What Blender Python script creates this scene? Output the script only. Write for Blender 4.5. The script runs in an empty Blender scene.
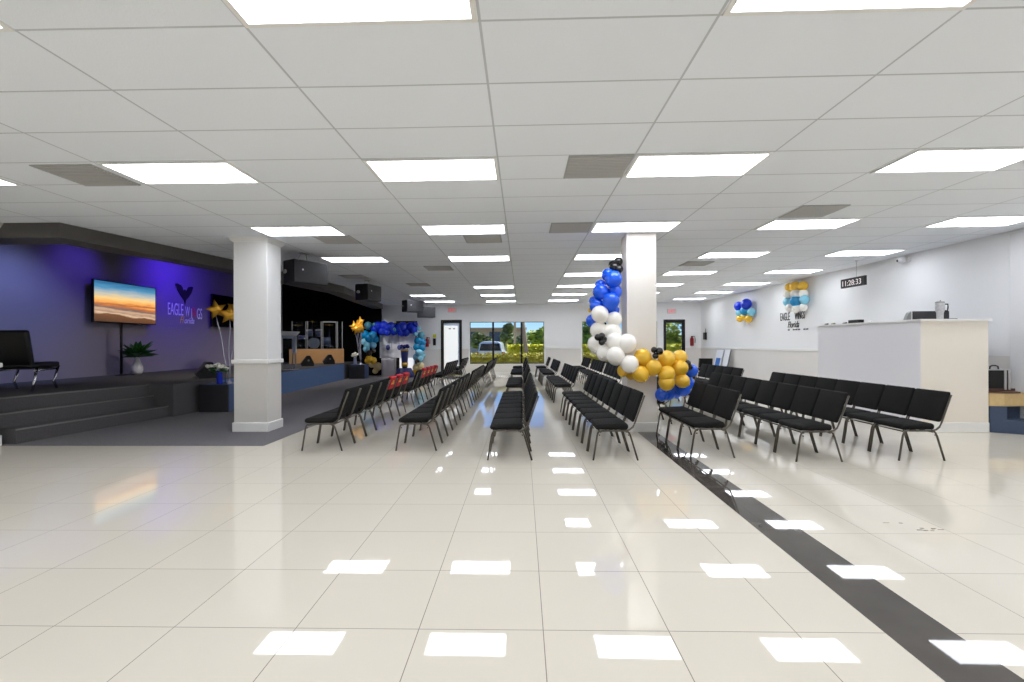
import bpy, bmesh, math, random
from mathutils import Vector, Matrix

SC = bpy.context.scene
COL = SC.collection
PI = math.pi

# ------------------------------------------------------------------ camera, world, sun, exposure
F_PX, EYE, YAW, ROLL = 482.0, 1.39, 0.0207, 0.004
cam_data = bpy.data.cameras.new('camera')
cam = bpy.data.objects.new('camera', cam_data)
COL.objects.link(cam)
cam_data.sensor_width = 36.0
cam_data.lens = 36.0 * F_PX / 1024.0
cam_data.shift_y = 2.0 / 1024.0
cam_data.clip_start = 0.05
cam_data.clip_end = 400
cam.matrix_world = (Matrix.Translation((0, 0, EYE)) @ Matrix.Rotation(YAW, 4, 'Z') @
                    Matrix.Rotation(PI / 2, 4, 'X') @ Matrix.Rotation(-ROLL, 4, 'Z'))
SC.camera = cam

world = bpy.data.worlds.new('world')
SC.world = world
world.use_nodes = True
wn = world.node_tree.nodes
wl = world.node_tree.links
sky = wn.new('ShaderNodeTexSky')
sky.sky_type = 'NISHITA'
sky.sun_disc = False
sky.dust_density = 0.0
sky.ozone_density = 4.0
sky.sun_elevation = math.radians(48)
sky.sun_rotation = math.radians(120)
wn['Background'].inputs['Strength'].default_value = 0.19
tint = wn.new('ShaderNodeMix')      # clear deep-blue weather
tint.data_type = 'RGBA'
tint.blend_type = 'MULTIPLY'
tint.inputs[0].default_value = 1.0
tint.inputs[7].default_value = (0.46, 0.62, 1.0, 1)
wl.new(sky.outputs['Color'], tint.inputs[6])
wl.new(tint.outputs[2], wn['Background'].inputs['Color'])

sun_d = bpy.data.lights.new('sun', 'SUN')
sun_d.energy = 8.0
sun_d.angle = 0.01
sun_d.color = (1.0, 0.95, 0.86)
sun = bpy.data.objects.new('sun', sun_d)
COL.objects.link(sun)
sun.rotation_euler = Vector((-0.50, -0.36, -0.79)).to_track_quat('-Z', 'Y').to_euler()

PANEL_EMIT = 9.0          # the ceiling panels, the room's own lamps
SC.view_settings.view_transform = 'Standard'
SC.view_settings.look = 'None'
SC.view_settings.gamma = 1.0
SC.view_settings.use_curve_mapping = False
SC.view_settings.exposure = 0.0
SC.cycles.max_bounces = 10
SC.cycles.diffuse_bounces = 5
SC.cycles.glossy_bounces = 4
SC.cycles.transparent_max_bounces = 12
SC.cycles.caustics_reflective = False
SC.cycles.caustics_refractive = False
SC.cycles.use_denoising = True


# ------------------------------------------------------------------ materials
def lin(c):
    def f(v):
        v /= 255.0
        return v / 12.92 if v <= 0.04045 else ((v + 0.055) / 1.055) ** 2.4
    return (f(c[0]), f(c[1]), f(c[2]), 1.0)


MATS = {}


def mat(name, rgb, rough=0.6, metal=0.0, spec=0.5, noise=None, bump=None, coat=0.0, sheen=0.0):
    if name in MATS:
        return MATS[name]
    m = bpy.data.materials.new(name)
    m.use_nodes = True
    nt = m.node_tree
    b = nt.nodes['Principled BSDF']
    c = lin(rgb)
    b.inputs['Base Color'].default_value = c
    b.inputs['Roughness'].default_value = rough
    b.inputs['Metallic'].default_value = metal
    b.inputs['Specular IOR Level'].default_value = spec
    b.inputs['Coat Weight'].default_value = coat
    b.inputs['Coat Roughness'].default_value = 0.05
    b.inputs['Sheen Weight'].default_value = sheen
    tc = nt.nodes.new('ShaderNodeTexCoord')
    if noise:
        n = nt.nodes.new('ShaderNodeTexNoise')
        n.inputs['Scale'].default_value = noise[0]
        n.inputs['Detail'].default_value = 3
        nt.links.new(tc.outputs['Object'], n.inputs['Vector'])
        mx = nt.nodes.new('ShaderNodeMix')
        mx.data_type = 'RGBA'
        a = noise[1]
        mx.inputs[6].default_value = tuple(v * (1 - a) for v in c[:3]) + (1,)
        mx.inputs[7].default_value = tuple(min(1, v * (1 + a)) for v in c[:3]) + (1,)
        nt.links.new(n.outputs['Fac'], mx.inputs[0])
        nt.links.new(mx.outputs[2], b.inputs['Base Color'])
    if bump:
        n2 = nt.nodes.new('ShaderNodeTexNoise')
        n2.inputs['Scale'].default_value = bump[0]
        nt.links.new(tc.outputs['Object'], n2.inputs['Vector'])
        bp = nt.nodes.new('ShaderNodeBump')
        bp.inputs['Strength'].default_value = bump[1]
        bp.inputs['Distance'].default_value = 0.01
        nt.links.new(n2.outputs['Fac'], bp.inputs['Height'])
        nt.links.new(bp.outputs['Normal'], b.inputs['Normal'])
    MATS[name] = m
    return m


def emit(name, rgb, strength):
    if name in MATS:
        return MATS[name]
    m = bpy.data.materials.new(name)
    m.use_nodes = True
    b = m.node_tree.nodes['Principled BSDF']
    b.inputs['Base Color'].default_value = lin(rgb)
    b.inputs['Emission Color'].default_value = lin(rgb)
    b.inputs['Emission Strength'].default_value = strength
    b.inputs['Roughness'].default_value = 0.5
    MATS[name] = m
    return m


def glass(name, tint=(245, 250, 248), gloss=0.08, trans=0.0):
    """thin clear sheet: see-through with a mirror share that grows at grazing angles"""
    if name in MATS:
        return MATS[name]
    m = bpy.data.materials.new(name)
    m.use_nodes = True
    nt = m.node_tree
    nt.nodes.clear()
    out = nt.nodes.new('ShaderNodeOutputMaterial')
    tr = nt.nodes.new('ShaderNodeBsdfTransparent')
    tr.inputs[0].default_value = lin(tint)
    gl = nt.nodes.new('ShaderNodeBsdfGlossy')
    gl.inputs['Roughness'].default_value = 0.02
    fr = nt.nodes.new('ShaderNodeLayerWeight')
    fr.inputs['Blend'].default_value = gloss
    mx = nt.nodes.new('ShaderNodeMixShader')
    nt.links.new(fr.outputs['Fresnel'], mx.inputs[0])
    nt.links.new(tr.outputs[0], mx.inputs[1])
    nt.links.new(gl.outputs[0], mx.inputs[2])
    nt.links.new(mx.outputs[0], out.inputs[0])
    MATS[name] = m
    return m


def frosted(name, rgb):
    if name in MATS:
        return MATS[name]
    m = bpy.data.materials.new(name)
    m.use_nodes = True
    nt = m.node_tree
    nt.nodes.clear()
    out = nt.nodes.new('ShaderNodeOutputMaterial')
    tl = nt.nodes.new('ShaderNodeBsdfTranslucent')
    tl.inputs[0].default_value = lin(rgb)
    df = nt.nodes.new('ShaderNodeBsdfDiffuse')
    df.inputs[0].default_value = lin(rgb)
    mx = nt.nodes.new('ShaderNodeMixShader')
    mx.inputs[0].default_value = 0.1
    nt.links.new(tl.outputs[0], mx.inputs[1])
    nt.links.new(df.outputs[0], mx.inputs[2])
    nt.links.new(mx.outputs[0], out.inputs[0])
    MATS[name] = m
    return m


def mnode(nt, op, a, b=None, c=None):
    n = nt.nodes.new('ShaderNodeMath')
    n.operation = op
    for i, v in enumerate((a, b, c)):
        if v is None:
            continue
        if isinstance(v, (int, float)):
            n.inputs[i].default_value = v
        else:
            nt.links.new(v, n.inputs[i])
    return n.outputs[0]


def grid_mat(name, rgb, line_rgb, x0, px, y0, py, w, rough, spec=0.5, var=0.03, bumpy=0.0, coat=0.0):
    """tiles laid out on the real x, y pitch of the room, joints of width w"""
    m = bpy.data.materials.new(name)
    m.use_nodes = True
    nt = m.node_tree
    b = nt.nodes['Principled BSDF']
    tc = nt.nodes.new('ShaderNodeTexCoord')
    sp = nt.nodes.new('ShaderNodeSeparateXYZ')
    nt.links.new(tc.outputs['Object'], sp.inputs[0])
    masks, cells = [], []
    for o, p0, p in ((sp.outputs[0], x0, px), (sp.outputs[1], y0, py)):
        t = mnode(nt, 'DIVIDE', mnode(nt, 'SUBTRACT', o, p0), p)
        fl = mnode(nt, 'FLOOR', t)
        fr = mnode(nt, 'SUBTRACT', t, fl)
        d = mnode(nt, 'MULTIPLY', mnode(nt, 'MINIMUM', fr, mnode(nt, 'SUBTRACT', 1.0, fr)), p)
        masks.append(mnode(nt, 'LESS_THAN', d, w / 2))
        cells.append(fl)
    mk = mnode(nt, 'MAXIMUM', masks[0], masks[1])
    cv = nt.nodes.new('ShaderNodeCombineXYZ')
    nt.links.new(cells[0], cv.inputs[0])
    nt.links.new(cells[1], cv.inputs[1])
    wnz = nt.nodes.new('ShaderNodeTexWhiteNoise')
    nt.links.new(cv.outputs[0], wnz.inputs['Vector'])
    ns = nt.nodes.new('ShaderNodeTexNoise')
    ns.inputs['Scale'].default_value = 1.3
    ns.inputs['Detail'].default_value = 5
    nt.links.new(tc.outputs['Object'], ns.inputs['Vector'])
    f = mnode(nt, 'MULTIPLY_ADD', wnz.outputs['Value'], 0.5, mnode(nt, 'MULTIPLY', ns.outputs['Fac'], 0.5))
    c = lin(rgb)
    mx = nt.nodes.new('ShaderNodeMix')
    mx.data_type = 'RGBA'
    mx.inputs[6].default_value = tuple(v * (1 - var) for v in c[:3]) + (1,)
    mx.inputs[7].default_value = tuple(min(1, v * (1 + var)) for v in c[:3]) + (1,)
    nt.links.new(f, mx.inputs[0])
    m2 = nt.nodes.new('ShaderNodeMix')
    m2.data_type = 'RGBA'
    nt.links.new(mk, m2.inputs[0])
    nt.links.new(mx.outputs[2], m2.inputs[6])
    m2.inputs[7].default_value = lin(line_rgb)
    nt.links.new(m2.outputs[2], b.inputs['Base Color'])
    b.inputs['Specular IOR Level'].default_value = spec
    b.inputs['Coat Weight'].default_value = coat
    b.inputs['Coat Roughness'].default_value = 0.02
    r = mnode(nt, 'MULTIPLY_ADD', mk, 0.4, rough)
    nt.links.new(r, b.inputs['Roughness'])
    if bumpy:
        n2 = nt.nodes.new('ShaderNodeTexNoise')
        n2.inputs['Scale'].default_value = 90
        nt.links.new(tc.outputs['Object'], n2.inputs['Vector'])
        bp = nt.nodes.new('ShaderNodeBump')
        bp.inputs['Strength'].default_value = bumpy
        bp.inputs['Distance'].default_value = 0.004
        nt.links.new(n2.outputs['Fac'], bp.inputs['Height'])
        nt.links.new(bp.outputs['Normal'], b.inputs['Normal'])
    return m


def two_tone(name, up, low, z):
    """wall paint in two colours, parted at the height of the chair rail"""
    m = mat(name, up, 0.55, spec=0.3)
    nt = m.node_tree
    b = nt.nodes['Principled BSDF']
    tc = nt.nodes.new('ShaderNodeTexCoord')
    sp = nt.nodes.new('ShaderNodeSeparateXYZ')
    nt.links.new(tc.outputs['Object'], sp.inputs[0])
    k = mnode(nt, 'LESS_THAN', sp.outputs[2], z)
    mx = nt.nodes.new('ShaderNodeMix')
    mx.data_type = 'RGBA'
    nt.links.new(k, mx.inputs[0])
    mx.inputs[6].default_value = lin(up)
    mx.inputs[7].default_value = lin(low)
    nt.links.new(mx.outputs[2], b.inputs['Base Color'])
    return m


WHITE = mat('white_paint', (228, 227, 226), 0.45)
TRIMW = mat('white_trim_paint', (236, 235, 232), 0.35)
FLOORM = grid_mat('polished_cream_tile', (224, 216, 201), (120, 110, 98), 0.097, 0.604, 2.335, 0.604, 0.0042, 0.025, 0.55, 0.03)
CEILM = grid_mat('acoustic_ceiling_tile', (240, 244, 250), (198, 201, 206), -0.215, 1.244, 4.357, 0.612, 0.015, 0.8, 0.1, 0.02, 0.25)
CARPET = mat('charcoal_carpet', (122, 119, 122), 0.95, spec=0.1, noise=(60, 0.25), bump=(300, 0.6))
STEPCARPET = mat('stage_carpet', (94, 92, 93), 0.95, spec=0.1, noise=(60, 0.25), bump=(300, 0.6))
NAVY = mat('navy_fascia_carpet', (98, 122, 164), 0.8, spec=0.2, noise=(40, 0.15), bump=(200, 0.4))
WALLM = two_tone('wall_paint', (238, 238, 239), (222, 218, 214), 1.15)
BLUEWALL = mat('stage_wall_purple_paint', (142, 134, 150), 0.6, spec=0.3)
BLACKWALL = mat('black_stage_wall', (9, 9, 10), 0.9, spec=0.1)
SOFFITM = mat('dark_soffit_paint', (92, 89, 87), 0.6, spec=0.3)
DARKCEIL = mat('black_stage_ceiling', (12, 12, 14), 0.9, spec=0.1)
FABRIC = mat('black_chair_fabric', (27, 26, 25), 0.85, spec=0.2, noise=(150, 0.25), bump=(500, 0.35))
FRAME = mat('dark_bronze_tube', (92, 86, 78), 0.38, 0.55, noise=(80, 0.12))
BLACKP = mat('black_plastic', (16, 16, 17), 0.45, spec=0.4, bump=(150, 0.15))
GRILLE = mat('black_speaker_grille', (46, 45, 49), 0.5, 0.2, noise=(400, 0.3), bump=(500, 0.4))
BLUESHEEN = mat('speaker_side_blue_sheen', (66, 86, 124), 0.4, spec=0.5)  # black speaker cabinet, blue daylight sheen painted into its colour
CHROME = mat('chrome', (220, 220, 225), 0.12, 1.0)
DARKALU = mat('dark_bronze_aluminium', (38, 35, 33), 0.4, 0.4)
CLEAR = glass('clear_window_glass', (246, 250, 249), 0.06)
ACRYL = glass('clear_acrylic', (235, 240, 246), 0.12)
FROST = frosted('frosted_white_glass', (248, 248, 245))
WOOD = mat('honey_plywood', (214, 165, 110), 0.45, noise=(6, 0.12), bump=(20, 0.1))
PANEL = emit('lit_panel_diffuser', (242, 247, 255), PANEL_EMIT)
BAL = {
    'b': mat('royal_blue_latex', (18, 92, 232), 0.22, coat=0.3),
    'w': mat('white_latex', (250, 246, 238), 0.25, coat=0.3),
    'g': mat('gold_chrome_latex', (246, 196, 58), 0.22, 0.1, coat=0.3),
    'k': mat('black_latex', (24, 22, 22), 0.2, coat=0.3),
    't': mat('dusty_teal_latex', (70, 140, 160), 0.3, coat=0.3),
    'm': mat('cyan_blue_latex', (20, 150, 210), 0.25, coat=0.3),
    'c': mat('pale_aqua_latex', (135, 208, 232), 0.25, coat=0.3),
    'n': mat('brown_latex', (66, 44, 34), 0.3, coat=0.3),
    'e': mat('beige_latex', (226, 205, 150), 0.3, coat=0.3),
    'd': mat('deep_blue_latex', (18, 52, 205), 0.25, coat=0.3),
}
LEAF = mat('dark_green_leaf', (40, 92, 38), 0.45, noise=(8, 0.35))


# ------------------------------------------------------------------ mesh helpers
class MB:
    """collects shapes; build() links them as one mesh object"""
    def __init__(self):
        self.bm = bmesh.new()

    def box(self, x0, y0, z0, x1, y1, z1, bev=0.0, seg=2, M=None):
        r = bmesh.ops.create_cube(self.bm, size=1.0)
        vs = r['verts']
        c = Vector(((x0 + x1) / 2, (y0 + y1) / 2, (z0 + z1) / 2))
        d = Vector((abs(x1 - x0), abs(y1 - y0), abs(z1 - z0)))
        for v in vs:
            v.co = Vector((v.co.x * d.x, v.co.y * d.y, v.co.z * d.z)) + c
        if bev > 0:
            es = list({e for v in vs for e in v.link_edges})
            g = bmesh.ops.bevel(self.bm, geom=es, offset=min(bev, 0.49 * min(d)), segments=seg, affect='EDGES', profile=0.5)
            vs = list({v for f in g['faces'] for v in f.verts} | {v for v in vs if v.is_valid})
        if M is not None:
            for v in vs:
                v.co = M @ v.co
        return vs

    def tube(self, pts, r, n=8, cap=True, r2=None):
        pts = [Vector(p) for p in pts]
        rings = []
        L = len(pts)
        for i, p in enumerate(pts):
            if i == 0:
                t = pts[1] - pts[0]
            elif i == L - 1:
                t = pts[-1] - pts[-2]
            else:
                t = (pts[i] - pts[i - 1]).normalized() + (pts[i + 1] - pts[i]).normalized()
            t.normalize()
            up = Vector((0, 0, 1)) if abs(t.z) < 0.9 else Vector((0, 1, 0))
            a = t.cross(up).normalized()
            b = t.cross(a).normalized()
            rr = r if r2 is None else r + (r2 - r) * i / (L - 1)
            rings.append([self.bm.verts.new(p + rr * (math.cos(2 * PI * k / n) * a + math.sin(2 * PI * k / n) * b)) for k in range(n)])
        for i in range(L - 1):
            for k in range(n):
                f = self.bm.faces.new((rings[i][k], rings[i][(k + 1) % n], rings[i + 1][(k + 1) % n], rings[i + 1][k]))
                f.smooth = True
        if cap:
            self.bm.faces.new(rings[0][::-1])
            self.bm.faces.new(rings[-1])

    def lathe(self, prof, c=(0, 0, 0), n=20, smooth=True, M=None, cap=True):
        """prof: (radius, z) from bottom to top"""
        c = Vector(c)
        rings = []
        new = []
        for r, z in prof:
            if r < 1e-5:
                v = self.bm.verts.new(c + Vector((0, 0, z)))
                rings.append([v])
                new.append(v)
            else:
                ring = [self.bm.verts.new(c + Vector((r * math.cos(2 * PI * k / n), r * math.sin(2 * PI * k / n), z))) for k in range(n)]
                rings.append(ring)
                new += ring
        for i in range(len(rings) - 1):
            a, b = rings[i], rings[i + 1]
            for k in range(n):
                if len(a) == 1 and len(b) == 1:
                    break
                if len(a) == 1:
                    f = self.bm.faces.new((a[0], b[(k + 1) % n], b[k]))
                elif len(b) == 1:
                    f = self.bm.faces.new((a[k], a[(k + 1) % n], b[0]))
                else:
                    f = self.bm.faces.new((a[k], a[(k + 1) % n], b[(k + 1) % n], b[k]))
                f.smooth = smooth
        if cap and len(rings[0]) > 1:
            self.bm.faces.new(rings[0][::-1])
        if cap and len(rings[-1]) > 1:
            self.bm.faces.new(rings[-1])
        if M is not None:
            for v in new:
                v.co = M @ v.co

    def prism(self, poly, z0, z1, M=None):
        """poly (x, y) counter-clockwise, extruded from z0 to z1"""
        a = [self.bm.verts.new((x, y, z0)) for x, y in poly]
        b = [self.bm.verts.new((x, y, z1)) for x, y in poly]
        n = len(poly)
        self.bm.faces.new(a[::-1])
        self.bm.faces.new(b)
        for k in range(n):
            self.bm.faces.new((a[k], a[(k + 1) % n], b[(k + 1) % n], b[k]))
        if M is not None:
            for v in a + b:
                v.co = M @ v.co

    def ball(self, c, r, sx=1, sy=1, sz=1, u=16, v=10):
        prof = [(r * math.sin(PI * i / v), -r * math.cos(PI * i / v)) for i in range(v + 1)]
        prof[0] = (0, -r)
        prof[-1] = (0, r)
        self.lathe(prof, (0, 0, 0), u, True, Matrix.Translation(c) @ Matrix.Diagonal((sx, sy, sz, 1)))

    def quad(self, p):
        return self.bm.faces.new([self.bm.verts.new(q) for q in p])

    def mesh(self, name, material, bevel=0.0, smooth_all=False):
        me = bpy.data.meshes.new(name)
        bmesh.ops.recalc_face_normals(self.bm, faces=self.bm.faces)
        if smooth_all:
            for f in self.bm.faces:
                f.smooth = True
        self.bm.to_mesh(me)
        self.bm.free()
        for mm in (material if isinstance(material, (list, tuple)) else [material]):
            me.materials.append(mm)
        return me

    def build(self, name, material, parent=None, loc=(0, 0, 0), smooth_all=False):
        return link(name, self.mesh(name, material, smooth_all=smooth_all), parent, loc)


def link(name, me, parent=None, loc=(0, 0, 0)):
    o = bpy.data.objects.new(name, me)
    COL.objects.link(o)
    o.location = loc
    if parent is not None:
        o.parent = parent
    return o


def tag(o, label=None, cat=None, group=None, kind=None):
    if label:
        o['label'] = label
    if cat:
        o['category'] = cat
    if group:
        o['group'] = group
    if kind:
        o['kind'] = kind
    return o


def thing(name, label, cat, loc=(0, 0, 0), rz=0.0, group=None):
    o = bpy.data.objects.new(name, None)
    COL.objects.link(o)
    o.empty_display_size = 0.1
    o.location = loc
    o.rotation_euler = (0, 0, rz)
    return tag(o, label, cat, group)


def struct(o):
    o['kind'] = 'structure'
    return o


def dup(root, loc, rz, label, group=None):
    """a copy of a thing with copies of its parts and sub-parts"""
    r = root.copy()
    COL.objects.link(r)
    r.location = loc
    r.rotation_euler = (0, 0, rz)
    r['label'] = label
    if group:
        r['group'] = group
    for ch in list(root.children):
        c = ch.copy()
        COL.objects.link(c)
        c.parent = r
        for g in list(ch.children):
            d = g.copy()
            COL.objects.link(d)
            d.parent = c
    return r


ORD = ['first', 'second', 'third', 'fourth', 'fifth', 'sixth', 'seventh', 'eighth', 'ninth', 'tenth']


def text(name, body, size, loc, rot, material, parent=None, sx=1.0, ext=0.004, align='LEFT', shear=0.0):
    cu = bpy.data.curves.new(name, 'FONT')
    cu.body = body
    cu.size = size
    cu.extrude = ext
    cu.align_x = align
    cu.shear = shear
    cu.materials.append(material)
    tmp = bpy.data.objects.new(name, cu)
    COL.objects.link(tmp)
    bpy.context.view_layer.update()
    me = bpy.data.meshes.new_from_object(tmp.evaluated_get(bpy.context.evaluated_depsgraph_get()))
    bpy.data.objects.remove(tmp)
    o = bpy.data.objects.new(name, me)
    COL.objects.link(o)
    o.location = loc
    o.rotation_euler = rot
    o.scale = (sx, 1, 1)
    if parent is not None:
        o.parent = parent
    return o


def leaves(mb, n, sampler, size, rnd):
    for _ in range(n):
        p = Vector(sampler())
        q = Matrix.Rotation(rnd.uniform(0, 2 * PI), 3, 'Z') @ Matrix.Rotation(rnd.uniform(-1.2, 1.2), 3, 'X')
        s = size * rnd.uniform(0.6, 1.4)
        mb.quad([p + q @ Vector(v) for v in ((0, -0.35 * s, 0), (0.6 * s, 0, 0.12 * s), (0, 0.35 * s, 0), (-0.6 * s, 0, 0.12 * s))])


# ------------------------------------------------------------------ the room
XL, XR, YF, YB, CZ = -10.4, 7.75, 21.0, -3.2, 3.08
SLOPE = 0.007              # the hung ceiling rises a little to the right


def cz(x):
    return CZ + SLOPE * max(x, -1.0)


def tilt(x):
    return -SLOPE if x > -0.9 else 0.0


STAGE_Z = 0.62

m = MB()
m.box(XL, YB, -0.12, XR, YF, 0.0)
struct(m.build('floor', FLOORM))

m = MB()      # dark tile band let into the floor, running from the pillar towards the camera
m.prism([(1.665, -3.1), (2.03, -3.1), (2.075, 7.5), (1.785, 7.5)], -0.02, 0.0022)
tag(m.build('floor_border_band', mat('dark_grey_tile', (84, 79, 74), 0.025, spec=0.5, noise=(5, 0.2))),
    'dark grey tile band running across the cream floor from the pillar', 'floor band', kind='structure')

m = MB()
m.prism([(XL, 6.5), (-3.53, 6.5), (-3.53, YF), (XL, YF)], -0.02, 0.006)
tag(m.build('floor_carpet', CARPET), 'charcoal carpet laid in front of the stage around the left pillar', 'carpet', kind='structure')

# main ceiling with the bowed edge of the stage bulkhead
SOF = [(-10.4, 6.5), (-6.35, 6.5), (-5.75, 9.45), (-5.2, 14.0), (-5.95, 20.5)]
SIN = [(-10.4, 6.95), (-6.75, 6.95), (-6.2, 9.5), (-5.66, 14.0), (-6.4, 20.5)]
m = MB()
m.prism([(XL, YB), (-1, YB), (-1, YF), (-5.95, YF), (-5.95, 20.5), (-5.2, 14.0), (-5.75, 9.45), (-6.35, 6.5), (XL, 6.5)], CZ, CZ + 0.12)
m.prism([(-1, YB), (XR, YB), (XR, YF), (-1, YF)], CZ, CZ + 0.12)
for v in m.bm.verts:
    v.co.z += SLOPE * max(v.co.x, -1.0)
struct(m.build('ceiling', CEILM))
m = MB()
m.prism([(XL, 6.5), (-5.0, 6.5), (-5.0, YF), (XL, YF)], 4.15, 4.25)
struct(m.build('ceiling_stage', DARKCEIL))
m = MB()
m.prism(SOF + SIN[::-1], 2.87, 4.15)
tag(m.build('stage_bulkhead_beam', SOFFITM), 'dark bowed bulkhead hanging from the ceiling above the stage front', 'bulkhead', kind='structure')

# walls
def holed_wall(name, a0, a1, z0, z1, holes, y0, y1, material):
    xs = sorted({a0, a1} | {h[0] for h in holes} | {h[1] for h in holes})
    mb = MB()
    for i in range(len(xs) - 1):
        xa, xb = xs[i], xs[i + 1]
        hs = sorted([(h[2], h[3]) for h in holes if h[0] <= xa + 1e-6 and h[1] >= xb - 1e-6])
        z = z0
        for ha, hb in hs:
            if ha > z + 1e-6:
                mb.box(xa, y0, z, xb, y1, ha)
            z = hb
        if z < z1 - 1e-6:
            mb.box(xa, y0, z, xb, y1, z1)
    return struct(mb.build(name, material))


W1 = (-2.27, 0.96, 0.49, 2.31)
W2 = (2.62, 5.85, 0.49, 2.31)
D1 = (-3.54, -2.62, 0.0, 2.41)
D2 = (-5.50, -4.58, 0.0, 2.37)
D3 = (6.13, 7.05, 0.0, 2.38)
holed_wall('wall_far', XL, XR, 0, 4.2, [W1, W2, D1, D2, D3], YF, YF + 0.16, WALLM)
m = MB()
m.box(XR, YB, 0, XR + 0.15, YF + 0.16, 4.2)
struct(m.build('wall_right', WALLM))
m = MB()
m.box(XL, YB - 0.15, 0, XR, YB, 3.2)
struct(m.build('wall_back', WALLM))
m = MB()
m.box(XL - 0.15, 6.5, 0, XL, YF + 0.16, 4.2)
struct(m.build('wall_stage', BLUEWALL))
m = MB()
m.box(XL - 0.15, YB - 0.15, 0, XL, 6.5, CZ)
struct(m.build('wall_left', WALLM))
m = MB()
m.box(XL, 20.75, 0, -6.1, 20.85, 4.15)
struct(m.build('wall_black', BLACKWALL))
m = MB()
m.box(XL, 6.5, CZ + 0.12, -6.3, 6.6, 4.15)
struct(m.build('wall_stage_side', DARKCEIL))

# chair rail and baseboards
def rail_on_far(z0, z1, d, name):
    mb = MB()
    gaps = [D2, D1, W1, W2, D3]
    xs = -5.95
    for g in gaps:
        if g[2] < z1 and g[3] > z0:
            mb.box(xs, YF - d, z0, g[0] - 0.07, YF, z1, 0.006)
            xs = g[1] + 0.07
    mb.box(xs, YF - d, z0, XR, YF, z1, 0.006)
    struct(mb.build(name, TRIMW))


rail_on_far(1.13, 1.20, 0.025, 'trim_1')
rail_on_far(0.0, 0.13, 0.018, 'baseboard_far')
m = MB()
m.box(XR - 0.025, 9.75, 1.13, XR, YF, 1.20, 0.006)
struct(m.build('trim_2', TRIMW))
m = MB()
m.box(XR - 0.018, -3.2, 0, XR, YF, 0.13, 0.005)
struct(m.build('baseboard_right', TRIMW))


def pillar(label, x0, x1, y0, y1, rail=True, crown=True, base=0.15):
    t = thing('pillar', label, 'pillar', ((x0 + x1) / 2, (y0 + y1) / 2, 0))
    t['kind'] = 'structure'
    hx, hy = (x1 - x0) / 2, (y1 - y0) / 2
    mb = MB()
    H = cz(x0)
    mb.box(-hx, -hy, 0, hx, hy, H, 0.008)
    if rail:
        pm = two_tone('pillar_two_tone_paint', (228, 227, 226), (212, 208, 202), 1.09)
    else:
        pm = mat('pillar_cream_paint', (230, 224, 216), 0.5)
    mb.build('shaft', pm, t)
    mb = MB()
    mb.box(-hx - .02, -hy - .02, 0, hx + .02, hy + .02, base, 0.01)
    mb.build('baseboard', TRIMW, t)
    if rail:
        mb = MB()
        mb.box(-hx - .028, -hy - .028, 1.08, hx + .028, hy + .028, 1.145, 0.012)
        mb.build('chair_rail', TRIMW, t)
    if crown:
        mb = MB()
        a, b = hx + .002, hx + .055
        c, d = hy + .002, hy + .055
        for k in range(4):
            f0, f1 = k / 4, (k + 1) / 4
            mb.box(-(a + (b - a) * f1), -(c + (d - c) * f1), H - .07 + .07 * f0, a + (b - a) * f1, c + (d - c) * f1, H - .07 + .07 * f1)
        mb.build('crown_molding', TRIMW, t)
    return t


pillar('square white pillar with chair rail standing on the charcoal carpet', -4.56, -4.02, 7.53, 7.97)
pillar('plain cream pillar with the blue, white and gold balloon garland around it', 1.635, 2.095, 7.54, 7.95, rail=False, crown=False)
pillar('white pillar at the edge of the stage steps, cut by the picture edge', -7.70, -7.20, 6.03, 6.49)
m = MB()
m.box(7.69, 7.25, 0, XR, 7.76, CZ, 0.006)
tag(m.build('pilaster', mat('pilaster_white', (226, 226, 228), 0.5)), 'white pilaster on the right wall behind the blue steps', 'pilaster', kind='structure')


# windows and doors
def window(n, W, mull, label):
    t = thing('window_%d' % n, label, 'window', ((W[0] + W[1]) / 2, YF, W[2]))
    t['kind'] = 'structure'
    hw, h = (W[1] - W[0]) / 2, W[3] - W[2]
    mb = MB()
    for s in (-1, 1):
        mb.box(s * hw - .06 if s < 0 else hw, -.02, -.0, s * hw if s < 0 else hw + .06, 0, h + .06, .004)
    mb.box(-hw, -.02, h, hw, 0, h + .06, .004)
    mb.build('window_casing', TRIMW, t)
    mb = MB()
    mb.box(-hw, 0.03, 0, hw, .10, .035)
    mb.box(-hw, 0.03, h - .02, hw, .10, h)
    for s in (-1, 1):
        mb.box(s * hw - (.02 if s > 0 else 0), .03, .035, s * hw + (.02 if s < 0 else 0), .10, h - .02)
    for x in mull:
        x -= (W[0] + W[1]) / 2
        mb.box(x - .04, .02, .035, x + .04, .11, h - .02)
    mb.build('window_frame', mat('black_window_frame', (18, 17, 18), 0.4, 0.3), t)
    mb = MB()
    mb.box(-hw + .02, .062, .035, hw - .02, .068, h - .02)
    mb.build('glass', CLEAR, t)
    return t


window(1, W1, [-1.26, -0.02], 'three-pane storefront window showing a parked car and hedge')
window(2, W2, [3.63, 4.87], 'three-pane storefront window partly hidden by the balloon garland')


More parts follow.
